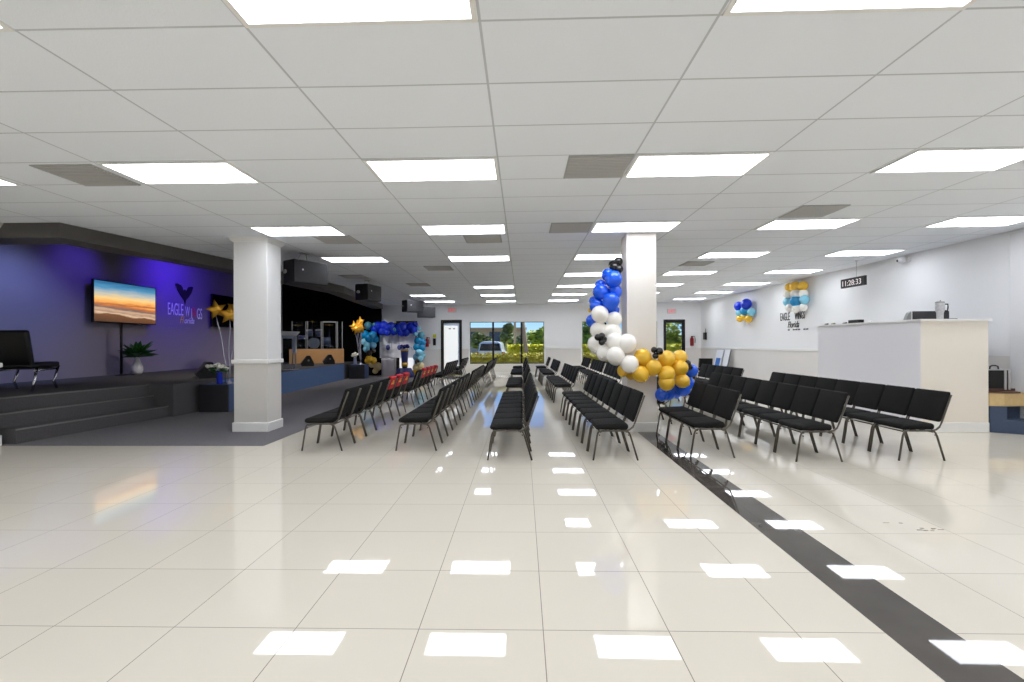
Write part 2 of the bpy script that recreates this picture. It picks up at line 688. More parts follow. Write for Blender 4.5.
def door(n, D, gm, label, handle=True):
    t = thing('door_%d' % n, label, 'door', ((D[0] + D[1]) / 2, YF, 0))
    t['kind'] = 'structure'
    hw, h = (D[1] - D[0]) / 2, D[3]
    mb = MB()
    mb.box(-hw, -.02, 0, -hw + .06, .14, h)
    mb.box(hw - .06, -.02, 0, hw, .14, h)
    mb.box(-hw + .06, -.02, h - .06, hw - .06, .14, h)
    mb.build('door_frame', DARKALU, t)
    mb = MB()
    w = hw - .06
    mb.box(-w, .03, .02, -w + .06, .08, h - .06)
    mb.box(w - .06, .03, .02, w, .08, h - .06)
    mb.box(-w + .06, .03, h - .14, w - .06, .08, h - .06)
    mb.box(-w + .06, .03, .02, w - .06, .08, .18)
    mb.build('door_leaf', DARKALU, t)
    mb = MB()
    mb.box(-w + .06, .05, .18, w - .06, .056, h - .14)
    mb.build('glass', gm, t)
    if handle:
        mb = MB()
        mb.tube([(w - .09, .03, .95), (w - .09, -.02, .95), (w - .09, -.02, 1.2), (w - .09, .03, 1.2)], .011)
        mb.build('door_handle', CHROME, t)
    return t


d1 = door(1, D1, FROST, 'dark-framed entrance door with white frosted glass beside the window')
m = MB()
for x in (-.12, .06):
    m.box(x, .044, 2.0, x + .09, .049, 2.05)
m.build('door_sticker', mat('grey_decal', (120, 118, 112), 0.6), d1)
door(2, D2, FROST, 'dark-framed frosted door mostly covered by the balloon backdrop', False)
door(3, D3, CLEAR, 'dark-framed clear glass door in the far right corner')

# ------------------------------------------------------------------ ceiling fixtures
def light_proto(label):
    t = thing('ceiling_light', label, 'ceiling light', (0, 0, CZ), 0, 'lit ceiling panels')
    mb = MB()
    a, b, w = .612, .300, .030
    mb.box(-a, -b, -.012, a, -b + w, 0)
    mb.box(-a, b - w, -.012, a, b, 0)
    mb.box(-a, -b + w, -.012, -a + w, b - w, 0)
    mb.box(a - w, -b + w, -.012, a, b - w, 0)
    mb.build('frame', TRIMW, t)
    mb = MB()
    mb.box(-a + w, -b + w, -.007, a - w, b - w, 0)
    mb.build('diffuser', PANEL, t)
    return t


COLNAME = {0: 'line above the centre aisle', 1: 'line just left of the balloon pillar', 2: 'line right of the balloon pillar',
           3: 'line nearest the right wall', -2: 'line left of the white carpet pillar', -1: 'line between white carpet pillar and aisle'}
LIGHTS = {-2: [4.36], -1: [4.36, 6.81, 9.25, 16.59, 19.03], 0: [1.91, 4.36, 6.81, 9.25, 14.15, 16.59, 19.03],
          1: [1.91, 4.36, 6.81, 9.25, 11.70, 14.15, 16.59, 19.03], 2: [-0.54, 1.91, 4.36, 6.81, 9.25, 11.70, 14.15, 16.59],
          3: [4.36, 6.81, 9.25, 11.70, 14.15, 16.59, 19.03]}
CX = {-2: -5.86, -1: -3.31, 0: -0.837, 1: 1.655, 2: 4.15, 3: 6.67}
lproto = None
for k, ys in LIGHTS.items():
    for i, y in enumerate(ys):
        lab = 'lit ceiling panel, %s from camera, %s' % (ORD[i], COLNAME[k])
        if len(ys) == 1:
            lab = 'lit white ceiling panel at the far left above the carpet edge'
        if lproto is None:
            lproto = light_proto(lab)
            lproto.location = (CX[k], y + .306, cz(CX[k]))
            lproto.rotation_euler = (0, tilt(CX[k]), 0)
        else:
            dup(lproto, (CX[k], y + .306, cz(CX[k])), 0, lab).rotation_euler = (0, tilt(CX[k]), 0)
# the same panels go on behind the camera
for k, y in ((-1, -.54), (0, -.54), (1, -.54), (3, -.54), (-2, -.54), (-2, 1.91), (-1, 1.91), (3, 1.91)):
    dup(lproto, (CX[k], y + .306, cz(CX[k])), 0, 'lit ceiling panel outside the picture above or behind the camera', 'ceiling panels around the camera').rotation_euler = (0, tilt(CX[k]), 0)


def vent_proto(label):
    t = thing('ceiling_vent', label, 'vent', (0, 0, CZ), 0, 'grey square ceiling vents')
    mb = MB()
    mb.box(-.295, -.295, -.010, .295, .295, 0)
    mb.build('backing', mat('vent_grey', (172, 172, 170), 0.6), t)
    mb = MB()
    for i in range(14):
        y = -.26 + i * .04
        mb.box(-.28, y, -.016, .28, y + .012, -.010)
    mb.build('grille', mat('vent_slat_grey', (196, 195, 193), 0.5), t)
    return t


vproto = None
for x, y, lab in [(0.725, 4.66, 'grey square ceiling vent beside the large panel nearest the camera right of centre'),
                  (0.715, 7.11, 'grey square ceiling vent just left of the panel in front of the balloon pillar'),
                  (-4.30, 4.70, 'grey square ceiling vent left of the panel above the carpet edge'),
                  (3.83, 6.42, 'grey square ceiling vent in front of a panel right of the balloon pillar'),
                  (-2.97, 7.72, 'grey square ceiling vent right of the panel behind the white carpet pillar'),
                  (-0.62, 7.75, 'pale ceiling vent behind a panel of the centre aisle line'),
                  (-1.85, 10.75, 'pale ceiling vent above the rows of chairs left of the aisle'),
                  (-2.95, 13.7, 'small far ceiling vent beyond the second hanging speaker'),
                  (-4.2, 12.0, 'dark ceiling vent just above the second hanging speaker'),
                  (3.8, 10.6, 'grey ceiling vent between two panels right of the balloon pillar')]:
    if vproto is None:
        vproto = vent_proto(lab)
        vproto.location = (x, y, cz(x))
        vproto.rotation_euler = (0, tilt(x), 0)
    else:
        dup(vproto, (x, y, cz(x)), 0, lab).rotation_euler = (0, tilt(x), 0)


# ------------------------------------------------------------------ stage
m = MB()
fr = [(-7.62, 6.6), (-7.16, 9.1), (-6.68, 9.1), (-6.62, 10.3), (-6.66, 13.3), (-6.80, 16.0), (-6.92, 18.6), (-6.95, 20.7)]
m.prism([(XL, 6.6)] + fr + [(XL, 20.7)], 0.0, STAGE_Z)
stage = tag(m.build('stage_platform', STEPCARPET), 'low charcoal carpeted stage platform with navy front along the left wall', 'stage', kind='structure')
m = MB()
fp = [(-6.62, 10.3), (-6.66, 13.3), (-6.80, 16.0), (-6.92, 18.6)]
m.prism([(x + .012, y) for x, y in fp] + [(x - .01, y) for x, y in fp[::-1]], 0.006, STAGE_Z - .012)
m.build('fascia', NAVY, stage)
m = MB()
m.prism([(-7.62, 6.6), (-7.08, 6.6), (-6.78, 9.1), (-7.16, 9.1)], 0.0, 0.207)
m.prism([(-7.62, 6.6), (-7.39, 6.6), (-7.07, 9.1), (-7.16, 9.1)], 0.207, 0.413)
m.build('steps', STEPCARPET, stage)
m = MB()
for (a, b, z) in (((-7.08, 6.6), (-6.78, 9.1), .207), ((-7.39, 6.6), (-7.07, 9.1), .413), ((-7.62, 6.6), (-7.16, 9.1), .62)):
    m.tube([(a[0] - .008, a[1], z - .006), (b[0] - .008, b[1], z - .006)], .013, 8)
m.build('step_nosing', mat('step_nosing_grey', (118, 116, 116), 0.7), stage)


# blue stage lights and added white fill lamps (par cans under the raised stage ceiling)
def par_can(loc, target, color, energy, spread, label):
    t = thing('stage_light', label, 'stage light', loc, 0, 'blue stage lights')
    d = (Vector(target) - Vector(loc)).normalized()
    q = d.to_track_quat('-Z', 'Y').to_matrix().to_4x4()
    mb = MB()
    mb.lathe([(.10, -.14), (.10, .0), (.085, .10), (.04, .16)], n=16, M=q)
    mb.build('housing', BLACKP, t)
    mb = MB()
    mb.tube([(0, -.12, 0), (0, -.12, 4.14 - loc[2]), (0, .12, 4.14 - loc[2]), (0, .12, 0)], .01)
    mb.build('yoke', BLACKP, t)
    ld = bpy.data.lights.new('stage_lamp', 'SPOT')
    ld.color = color
    ld.energy = energy
    ld.spot_size = spread
    ld.spot_blend = 0.9
    ld.shadow_soft_size = 0.08
    lo = bpy.data.objects.new('stage_lamp', ld)
    COL.objects.link(lo)
    lo.parent = t
    lo.location = d * 0.16
    lo.rotation_euler = d.to_track_quat('-Z', 'Y').to_euler()


par_can((-8.7, 13.6, 3.85), (-10.4, 14.2, 3.1), (0.09, 0.02, 1.0), 210, 2.3, 'blue stage lamp over the sunset screen')
par_can((-9.3, 18.0, 3.85), (-10.4, 18.3, 2.9), (0.10, 0.04, 1.0), 120, 1.6, 'blue stage lamp over the dark screen')
par_can((-8.6, 9.2, 3.85), (-10.4, 9.6, 1.9), (0.30, 0.42, 1.0), 170, 1.5, 'pale blue stage lamp over the stage steps')
for wy, lab in ((11.5, 'unseen white lamp added over the stage middle'), (15.6, 'unseen white lamp added near the clear lectern'), (18.0, 'unseen white lamp added in front of the drum riser')):  # unseen fill lamps, added to brighten the stage
    par_can((-6.75, wy, 3.85), (-8.3, wy + .6, .6), (1.0, 0.93, 0.84), 170, 1.9, lab)
par_can((-7.2, 17.2, 3.85), (-5.3, 20.2, 1.2), (1.0, 0.96, 0.92), 260, 1.1, 'unseen white lamp added to brighten the balloon arch')  # one more added lamp, lifts the dark arch corner
par_can((-9.0, 11.2, 3.85), (-10.4, 11.0, 3.0), (0.12, 0.05, 1.0), 45, 1.5, 'blue stage lamp over the stage left end')

# ------------------------------------------------------------------ chairs
def chair_proto():
    t = thing('stacking_chair', 'x', 'chair')
    # faces -X; front foot x = -.26, rear foot x = +.26
    mb = MB()
    vs = mb.box(-.235, -.243, .358, .155, .243, .432, .032, 3)
    for v in vs:                                   # crowned top, waterfall front edge
        if v.co.z > .39:
            v.co.z += .014 * (1 - (v.co.y / .25) ** 2) * max(0.0, 1 - ((v.co.x + .04) / .22) ** 2)
            if v.co.x < -.15:
                v.co.z -= .012
    seat = mb.build('seat', FABRIC, t, smooth_all=True)
    mb = MB()
    ang = math.atan2(.125, .35)
    Mx = Matrix.Translation((.197, 0, .452)) @ Matrix.Rotation(ang, 4, 'Y')
    vs = mb.box(-.027, -.243, 0, .023, .243, .372, .024, 3)
    for v in vs:
        if v.co.x < 0:
            v.co.x += .012 * (v.co.y / .243) ** 2
        v.co = Mx @ v.co
    mb.build('backrest', FABRIC, t, smooth_all=True)
    for s in (-1, 1):
        y = s * .233
        mb = MB()
        mb.tube([(-.262, y, 0), (-.215, y, .29), (-.205, y, .325), (-.185, y, .345), (-.15, y, .349)], .0112, 8)
        mb.build('leg', FRAME, t)
        mb = MB()
        mb.tube([(.262, y, 0), (.175, y, .29), (.16, y, .325), (.14, y, .345), (.10, y, .349)], .0112, 8)
        mb.build('leg', FRAME, t)
        mb = MB()
        mb.tube([(.10, y, .349), (.165, y, .36), (.205, y, .392), (.232, y, .452), (.345, y * .985, .765)], .0105, 8)
        mb.build('back_post', FRAME, t)
    mb = MB()
    for s in (-1, 1):
        mb.tube([(-.15, s * .233, .349), (.10, s * .233, .349)], .0105, 8)
    for x, z in ((-.175, .333), (.13, .333), (-.03, .345)):
        mb.tube([(x, -.233, z), (x, .233, z)], .0085, 6)
    for s in (-1, 1):                              # row connectors
        mb.tube([(-.188, s * .233, .30), (-.188, s * .2465, .30)], .008, 6)
        mb.tube([(.15, s * .233, .30), (.15, s * .2465, .30)], .008, 6)
    mb.build('seat_frame', FRAME, t)
    return t


PITCH = 0.497
ROWS = {
    'carpet-side row': [(-2.60, 0.0, [(6.20, 7), (10.42, 5), (14.60, 5), (18.35, 4)])],
    'second row from carpet': [(-1.375, 0.0, [(6.21, 7), (10.30, 6), (14.85, 5), (18.30, 4)])],
    'row left of bright aisle': [(-0.15, 0.0, [(5.71, 8), (11.20, 5), (15.70, 5), (19.55, 2)])],
    'row left of balloon pillar': [(1.10, -0.02, [(5.71, 8), (11.20, 6), (15.60, 5), (19.55, 2)])],
    'row interrupted by balloon pillar': [(2.28, 0.0, [(5.83, 3), (8.25, 2), (12.30, 5), (15.20, 5), (18.30, 4)])],
    'middle row right of pillar': [(3.435, 0.0, [(5.65, 8), (10.45, 5)])],
    'row nearest white booth': [(4.65, 0.0, [(5.71, 8), (10.95, 5)])],
}
BLK = ['near block', 'second block', 'third block', 'fourth block', 'last block']
cp = None
rnd = random.Random(4)
TAGGED = []
for rname, segs in ROWS.items():
    for X, skew, blocks in segs:
        for bi, (y0, n) in enumerate(blocks):
            for k in range(n):
                y = y0 + PITCH * (k + .5) - .012
                x = X + skew * (y - 5.9)
                lab = 'black chair, %s from near end, %s of %s' % (ORD[k], BLK[bi], rname)
                grp = 'black padded chairs in the ' + rname
                rz = rnd.uniform(-.004, .004)
                if cp is None:
                    cp = chair_proto()
                    cp['label'] = lab
                    cp['group'] = grp
                    cp.location = (x, y, 0)
                else:
                    dup(cp, (x, y, 0), rz, lab, grp)
                if rname == 'carpet-side row' and ((bi == 0 and k >= 4) or (bi == 1 and k >= 1)):
                    TAGGED.append((x, y, bi, k))
dup(cp, (6.78, 18.1, 0), -1.75, 'single black padded chair alone in the far right corner', 'single chair in the corner')

# red reserved covers over chair backs
rproto = None
for (x, y, bi, k) in TAGGED:
    n = k - (4 if bi == 0 else 1)
    lab = ('red cover with yellow print on a chair back, %s of the %s' %
           (ORD[n], 'near three' if bi == 0 else 'far four'))
    if rproto is None:
        rproto = thing('chair_back_cover', lab, 'chair cover', (x, y, 0), 0, 'red covers on chair backs')
        Mx = Matrix.Translation((.197, 0, .452)) @ Matrix.Rotation(math.atan2(.125, .35), 4, 'Y')
        mb = MB()
        mb.box(-.030, -.15, .16, .042, .15, .385, .01, 2, M=Mx)
        mb.build('cloth', mat('red_cloth', (196, 26, 44), 0.7, noise=(40, 0.15)), rproto)
        mb = MB()
        mb.box(.0425, -.085, .25, .0445, .085, .285, M=Mx)
        mb.box(.0425, -.05, .30, .0445, .05, .318, M=Mx)
        mb.build('printed_mark', mat('yellow_print', (246, 178, 60), 0.6), rproto)
    else:
        dup(rproto, (x, y, 0), 0, lab)


# ------------------------------------------------------------------ balloons
def balloon_mesh(key):
    mb = MB()
    prof = [(0.0, -1.17), (.07, -1.16), (.035, -1.10)]
    for i in range(1, 13):
        a = PI * i / 12.0
        r = math.sin(a)
        z = -math.cos(a)
        if z < 0:
            z *= 1.06
            r *= 1 - .05 * (-z)
        prof.append((max(r, 0.0) if i < 12 else 0.0, z))
    mb.lathe(prof, n=18)
    return mb.mesh('balloon', BAL[key])


BM = {k: balloon_mesh(k) for k in BAL}


def balloon(key, x, y, z, r, parent, rnd, tilt=0.9):
    o = link('balloon', BM[key], parent)
    o.location = Vector((x, y, z)) - Vector(parent.location)
    o.scale = (r * .98, r * .98, r)
    o.rotation_euler = (rnd.uniform(-tilt, tilt), rnd.uniform(-tilt, tilt), rnd.uniform(0, 6.28))
    return o


rb = random.Random(11)
COLG = [('k', 1.47, 7.7, 2.59, 0.075), ('k', 1.54, 7.72, 2.68, 0.07), ('k', 1.54, 7.65, 2.55, 0.061), ('k', 1.46, 7.8, 2.65, 0.057), ('b', 1.37, 7.7, 2.47, 0.094), ('b', 1.43, 7.55, 2.38, 0.129), ('b', 1.26, 7.75, 2.31, 0.085), ('b', 1.24, 7.6, 2.19, 0.12), ('b', 1.46, 7.6, 2.19, 0.106), ('b', 1.38, 7.5, 2.03, 0.128), ('b', 1.15, 7.75, 2.06, 0.071), ('b', 1.18, 7.62, 1.97, 0.109), ('b', 1.44, 7.6, 1.9, 0.088), ('b', 1.11, 7.65, 1.74, 0.093), ('g', 1.09, 7.75, 1.91, 0.033), ('w', 1.21, 7.5, 1.83, 0.123), ('w', 1.43, 7.5, 1.75, 0.11), ('w', 1.2, 7.55, 1.58, 0.124), ('w', 1.39, 7.5, 1.55, 0.137), ('w', 1.15, 7.55, 1.37, 0.119), ('w', 1.41, 7.4, 1.4, 0.135), ('w', 1.59, 7.35, 1.37, 0.139), ('w', 1.28, 7.45, 1.24, 0.127), ('w', 1.41, 7.3, 1.19, 0.129), ('w', 1.61, 7.25, 1.07, 0.124), ('w', 1.2, 7.6, 1.34, 0.125), ('k', 1.21, 7.33, 1.49, 0.049), ('k', 1.15, 7.33, 1.47, 0.049), ('k', 1.21, 7.33, 1.4, 0.049), ('k', 1.25, 7.36, 1.44, 0.045), ('g', 1.55, 7.42, 0.96, 0.09), ('g', 1.67, 7.45, 0.91, 0.082), ('g', 1.82, 7.3, 1.17, 0.124), ('g', 1.96, 7.25, 1.02, 0.119), ('g', 1.77, 7.25, 0.92, 0.124), ('g', 2.19, 7.35, 1.14, 0.125), ('g', 2.42, 7.45, 1.16, 0.109), ('g', 2.16, 7.25, 0.92, 0.119), ('g', 2.39, 7.35, 1.0, 0.116), ('g', 2.16, 7.25, 0.79, 0.115), ('g', 2.42, 7.35, 0.81, 0.107), ('g', 2.31, 7.45, 1.04, 0.113), ('g', 1.71, 7.4, 1.04, 0.095), ('k', 1.96, 7.2, 1.28, 0.044), ('k', 2.04, 7.2, 1.26, 0.053), ('k', 1.98, 7.2, 1.19, 0.044), ('k', 2.52, 7.4, 1.07, 0.05), ('k', 2.57, 7.45, 1.01, 0.045), ('b', 2.63, 7.55, 0.95, 0.097), ('b', 2.49, 7.6, 0.68, 0.134), ('b', 2.27, 7.55, 0.62, 0.124), ('b', 2.16, 7.5, 0.58, 0.1), ('b', 2.59, 7.6, 0.75, 0.102), ('b', 2.39, 7.6, 0.64, 0.116)]
g1 = thing('balloon_garland', 'spiral balloon garland in blue, white, gold and black around the cream pillar', 'balloon garland', (1.86, 7.4, 0.9))
for kk, x, y, z, r in COLG:
    balloon(kk, x, y, z, r * (1.12 if kk == 'w' else 1.07), g1, rb)
mb = MB()
mb.tube([Vector(p) - Vector(g1.location) for p in [(1.60, 7.70, 2.75), (1.40, 7.62, 2.35), (1.25, 7.62, 2.0), (1.30, 7.55, 1.55), (1.50, 7.42, 1.2), (1.80, 7.38, 1.0), (2.2, 7.42, .95), (2.45, 7.55, .85), (2.35, 7.65, .62)]], .006, 6)
mb.build('garland_strip', mat('clear_strip', (200, 200, 200), 0.4), g1)

C2 = [('g', 7.6, 13.81, 2.94, 0.11), ('g', 7.6, 13.51, 2.92, 0.13), ('g', 7.6, 13.14, 2.9, 0.114), ('w', 7.6, 13.87, 2.76, 0.114), ('w', 7.6, 13.48, 2.72, 0.117), ('w', 7.6, 13.14, 2.69, 0.108), ('c', 7.6, 13.89, 2.53, 0.111), ('m', 7.6, 13.48, 2.52, 0.138), ('c', 7.6, 13.07, 2.52, 0.113), ('w', 7.6, 13.81, 2.36, 0.101), ('w', 7.6, 13.47, 2.31, 0.105), ('w', 7.6, 13.14, 2.32, 0.096)]
C1 = [('d', 7.6, 16.94, 2.64, 0.143), ('d', 7.6, 16.37, 2.67, 0.161), ('c', 7.6, 16.94, 2.42, 0.116), ('m', 7.6, 16.5, 2.45, 0.136), ('c', 7.6, 16.08, 2.38, 0.117), ('g', 7.6, 16.94, 2.21, 0.104), ('g', 7.6, 16.61, 2.25, 0.106), ('g', 7.6, 16.27, 2.16, 0.115)]
g2 = thing('balloon_cluster', 'gold, white and aqua balloon rows on the right wall above the black lettering', 'balloons', (7.6, 13.5, 2.6), 0, 'balloon clusters on the right wall')
for kk, x, y, z, r in C2:
    balloon(kk, x - (.03 if r > .11 else .02), y, z, r * 1.12, g2, rb, .4)
g3 = thing('balloon_cluster', 'blue, aqua and gold balloon cluster on the right wall nearer the corner', 'balloons', (7.6, 16.5, 2.4), 0, 'balloon clusters on the right wall')
for kk, x, y, z, r in C1:
    balloon(kk, x - (.05 if r > .13 else .02), y, z, r * 1.12, g3, rb, .4)

ARCH = [('t', -6.47, 20.17, 2.14, 0.172), ('m', -6.61, 20.17, 1.77, 0.184), ('m', -6.23, 20.03, 1.74, 0.183), ('m', -6.38, 20.03, 1.61, 0.183), ('m', -6.16, 20.15, 1.57, 0.153), ('c', -6.51, 20.14, 1.36, 0.172), ('c', -6.26, 20.13, 1.32, 0.153), ('c', -6.61, 20.07, 1.47, 0.147), ('n', -6.38, 20.0, 0.99, 0.122), ('n', -6.19, 20.0, 1.09, 0.092), ('c', -6.53, 20.11, 1.16, 0.147), ('g', -6.39, 20.05, 0.76, 0.152), ('g', -6.23, 20.09, 0.68, 0.147), ('g', -6.47, 20.08, 0.67, 0.134), ('e', -6.06, 20.14, 0.42, 0.184), ('e', -6.18, 20.18, 0.23, 0.123), ('e', -6.33, 20.17, 0.51, 0.135), ('d', -6.04, 20.11, 2.11, 0.208), ('d', -5.78, 20.09, 2.14, 0.208), ('d', -5.59, 20.06, 2.04, 0.195), ('d', -5.83, 20.03, 1.89, 0.171), ('d', -5.46, 20.02, 2.1, 0.195), ('d', -5.35, 20.09, 1.91, 0.171), ('d', -5.16, 20.07, 2.04, 0.208), ('d', -4.98, 20.08, 2.09, 0.208), ('d', -4.81, 20.16, 1.98, 0.196), ('d', -4.66, 20.1, 2.09, 0.196), ('d', -5.05, 20.11, 1.83, 0.159), ('d', -4.85, 20.06, 1.83, 0.159), ('d', -4.53, 20.02, 1.95, 0.171), ('d', -4.47, 20.07, 2.19, 0.122), ('d', -5.63, 20.04, 1.86, 0.159), ('d', -6.16, 20.1, 1.99, 0.171), ('t', -5.28, 19.95, 1.98, 0.086), ('t', -6.17, 19.98, 2.18, 0.073), ('c', -4.31, 20.05, 2.01, 0.098), ('c', -4.42, 19.98, 1.78, 0.086), ('t', -4.23, 20.15, 1.73, 0.159), ('m', -4.34, 20.14, 1.49, 0.184), ('m', -4.18, 20.17, 1.43, 0.159), ('m', -4.39, 20.14, 1.25, 0.172), ('m', -4.22, 20.15, 1.21, 0.172), ('c', -4.3, 20.08, 1.0, 0.171), ('c', -4.22, 20.18, 0.88, 0.16), ('c', -4.43, 20.17, 0.82, 0.16), ('c', -4.26, 20.05, 0.75, 0.146), ('e', -4.44, 20.14, 0.38, 0.159), ('e', -4.25, 20.13, 0.44, 0.159), ('e', -4.17, 20.09, 0.27, 0.134), ('g', -4.46, 20.1, 0.19, 0.135), ('n', -4.33, 19.97, 0.68, 0.092), ('g', -4.32, 20.17, 0.19, 0.135)]
g4 = thing('balloon_arch', 'balloon arch in royal blue, aqua and gold around the white backdrop', 'balloon arch', (-5.3, 20.1, 0))
for kk, x, y, z, r in ARCH:
    balloon(kk, x, y, z, r, g4, rb)
# white photo backdrop on its stand behind the arch
bd = thing('photo_backdrop', 'white printed photo backdrop hanging on a stand under the balloon arch', 'backdrop', (-5.30, 20.45, 0))
m = MB()
for x in (-.80, .80):
    m.tube([(x, 0, 0), (x, 0, 2.25)], .018)
    m.tube([(x, -.25, .01), (x, .25, .01)], .015)
m.tube([(-.80, 0, 2.25), (.80, 0, 2.25)], .018)
m.build('stand', BLACKP, bd)
m = MB()
N = 24
for i in range(N):
    xa, xb = -.76 + 1.52 * i / N, -.76 + 1.52 * (i + 1) / N
    ya, yb = -.03 + .012 * math.sin(i * 1.3), -.03 + .012 * math.sin((i + 1) * 1.3)
    f = m.quad([(xa, ya, .78), (xb, yb, .78), (xb, yb, 2.23), (xa, ya, 2.23)])
    f.smooth = True
    f = m.quad([(xa, ya + .004, .78), (xb, yb + .004, .78), (xb, yb + .004, 2.23), (xa, ya + .004, 2.23)])
m.build('cloth', mat('white_backdrop_cloth', (242, 242, 248), 0.7), bd)
m = MB()       # faint printed motifs: two blue figures and thin lines
m.ball((-.40, -.055, 1.22), .09, 1, .12, 1.3)
m.ball((.08, -.055, 1.22), .085, 1, .12, 1.3)
m.tube([(.08, -.05, 1.3), (.05, -.05, 1.75)], .008)
m.tube([(-.25, -.05, 1.2), (-.22, -.05, 1.9)], .006)
for i in range(4):
    m.tube([(.25 + .1 * i, -.05, 1.15 + .05 * (i % 2)), (.30 + .1 * i, -.05, 1.22), (.33 + .1 * i, -.05, 1.13)], .008)
m.build('printed_motif', mat('blue_print', (92, 100, 170), 0.7), bd)

# white pedestal and navy flower stand below the arch
m = MB()
m.lathe([(.25, 0), (.25, .72), (.27, .73), (.27, .76)], (-5.60, 19.98, 0), 24)
tag(m.build('pedestal', mat('white_pedestal', (250, 246, 250), 0.5)), 'plain white round pedestal standing under the balloon arch', 'pedestal')
fs = thing('draped_table', 'small round table under a navy cloth in front of the balloon arch', 'table', (-4.80, 19.62, 0))
NAVYC = mat('navy_satin', (22, 30, 92), 0.45, noise=(12, 0.2))
m = MB()
for k in range(48):
    pass
prof = [(.40, 0.0), (.37, .12), (.31, .30), (.27, .36), (.26, .38), (0, .38)]
m.lathe(prof, n=28)
for v in m.bm.verts:
    a = math.atan2(v.co.y, v.co.x)
    s = 1 + .06 * math.sin(9 * a) * max(0, 1 - v.co.z / .36)
    v.co.x *= s
    v.co.y *= s
m.build('tablecloth', NAVYC, fs, smooth_all=True)
vs_ = thing('tall_vase', 'tall navy and gold vase with blue flowers on the draped table', 'vase', (-4.80, 19.62, .38))
m = MB()
m.lathe([(.10, 0), (.11, .06), (.14, .5), (.155, .74), (.13, .78), (0, .78)], n=20)
m.build('vase_body', NAVYC, vs_)
m = MB()
m.lathe([(.113, .05), (.122, .05), (.134, .22), (.125, .22)], n=20, cap=False)
m.lathe([(.15, .70), (.162, .70), (.162, .76), (.15, .76)], n=20, cap=False)
m.build('gold_band', mat('gold_leaf', (190, 150, 50), 0.35, 0.6), vs_)
m = MB()
rf = random.Random(5)
for i in range(16):
    a = rf.uniform(0, 6.28)
    d = rf.uniform(0, .19)
    m.ball((d * math.cos(a), d * math.sin(a), .84 + rf.uniform(0, .10)), .06, 1, 1, .8, 8, 6)
m.build('flowers', mat('blue_flowers', (24, 34, 110), 0.7), vs_)


# foil star bouquets
def star_mesh():
    mb = MB()
    n = 5
    rim, R, r = [], 1.0, .48
    for i in range(2 * n):
        a = PI / 2 + PI * i / n
        q = R if i % 2 == 0 else r
        rim.append(mb.bm.verts.new((q * math.cos(a), 0, q * math.sin(a))))
    for s in (-1, 1):
        c = mb.bm.verts.new((0, s * .42, 0))
        mid = []
        for i in range(2 * n):
            a = PI / 2 + PI * i / n
            q = .62 if i % 2 == 0 else .36
            mid.append(mb.bm.verts.new((q * math.cos(a), s * (.24 if i % 2 == 0 else .22), q * math.sin(a))))
        for i in range(2 * n):
            j = (i + 1) % (2 * n)
            for f in ((rim[i], rim[j], mid[j], mid[i]), (mid[i], mid[j], c)):
                ff = mb.bm.faces.new(f)
                ff.smooth = True
    return mb.mesh('star_balloon', mat('gold_foil', (250, 188, 62), 0.25, 0.5))


STAR = star_mesh()
FOILS = mat('silver_curl_ribbon', (205, 205, 220), 0.25, 0.6)


def bouquet(label, base, stars, w, r):
    t = thing('star_balloon_bouquet', label, 'star balloons', base, 0, 'gold star balloon bouquets')
    mb = MB()
    mb.lathe([(w, 0), (w * 1.05, .02), (w * .55, .05), (w * .2, .09), (0, .10)], n=14)
    mb.build('weight', FOILS, t)
    for (x, y, z, rz) in stars:
        o = link('star_balloon', STAR, t)
        o.location = (x, y, z)
        o.scale = (r, r, r)
        o.rotation_euler = (0.1, .25 * math.sin(7 * x), rz)
        mb = MB()
        top = Vector((x, y, z - r * .5))
        pts = []
        for i in range(9):
            f = i / 8
            p = Vector((0, 0, .08)).lerp(top, f)
            p.x += .012 * math.sin(9 * f + x * 20)
            pts.append(p)
        mb.tube(pts, .009, 6)
        mb.build('ribbon', FOILS, t)
    return t


bouquet('gold star balloon bouquet tied down on the black speaker by the white pillar', (-6.04, 9.82, .575),
        [(-.20, -.1, 1.52, 1.0), (.0, .02, 1.43, .9), (.12, .1, 1.55, .3)], .06, .22)
bouquet('gold star balloon bouquet tied down on the far black speaker by the arch', (-6.40, 19.0, .572),
        [(-.24, 0, 1.50, .8), (-.02, .05, 1.68, -.5), (.04, -.05, 1.42, .9), (-.12, .1, 1.55, -.9), (-.10, -.14, 1.38, .5)], .07, .24)

# ------------------------------------------------------------------ loudspeakers
def subwoofer(label, loc, w, d, h):
    t = thing('subwoofer', label, 'speaker', loc, 0, 'black floor speakers')
    mb = MB()
    mb.box(0, .06, 0, w, d, h, .012)
    mb.build('cabinet', [BLUESHEEN], t)
    mb = MB()
    N = 10
    poly = [(0.004, .065)] + [(.004 + (w - .008) * i / N, .03 - .022 * math.sin(PI * i / N)) for i in range(N + 1)] + [(w - .004, .065)]
    mb.prism(poly, .012, h - .012)
    mb.build('grille', GRILLE, t)
    mb = MB()
    mb.box(-.003, .05, -.0, .006, d - .01, h - .004)
    mb.build('side_panel', BLACKP, t)
    return t


subwoofer('black floor speaker with curved grille in front of the stage by the white pillar', (-6.56, 9.62, .006), .60, .58, .57)
subwoofer('black floor speaker in front of the far end of the stage', (-6.80, 18.75, .006), .62, .56, .565)


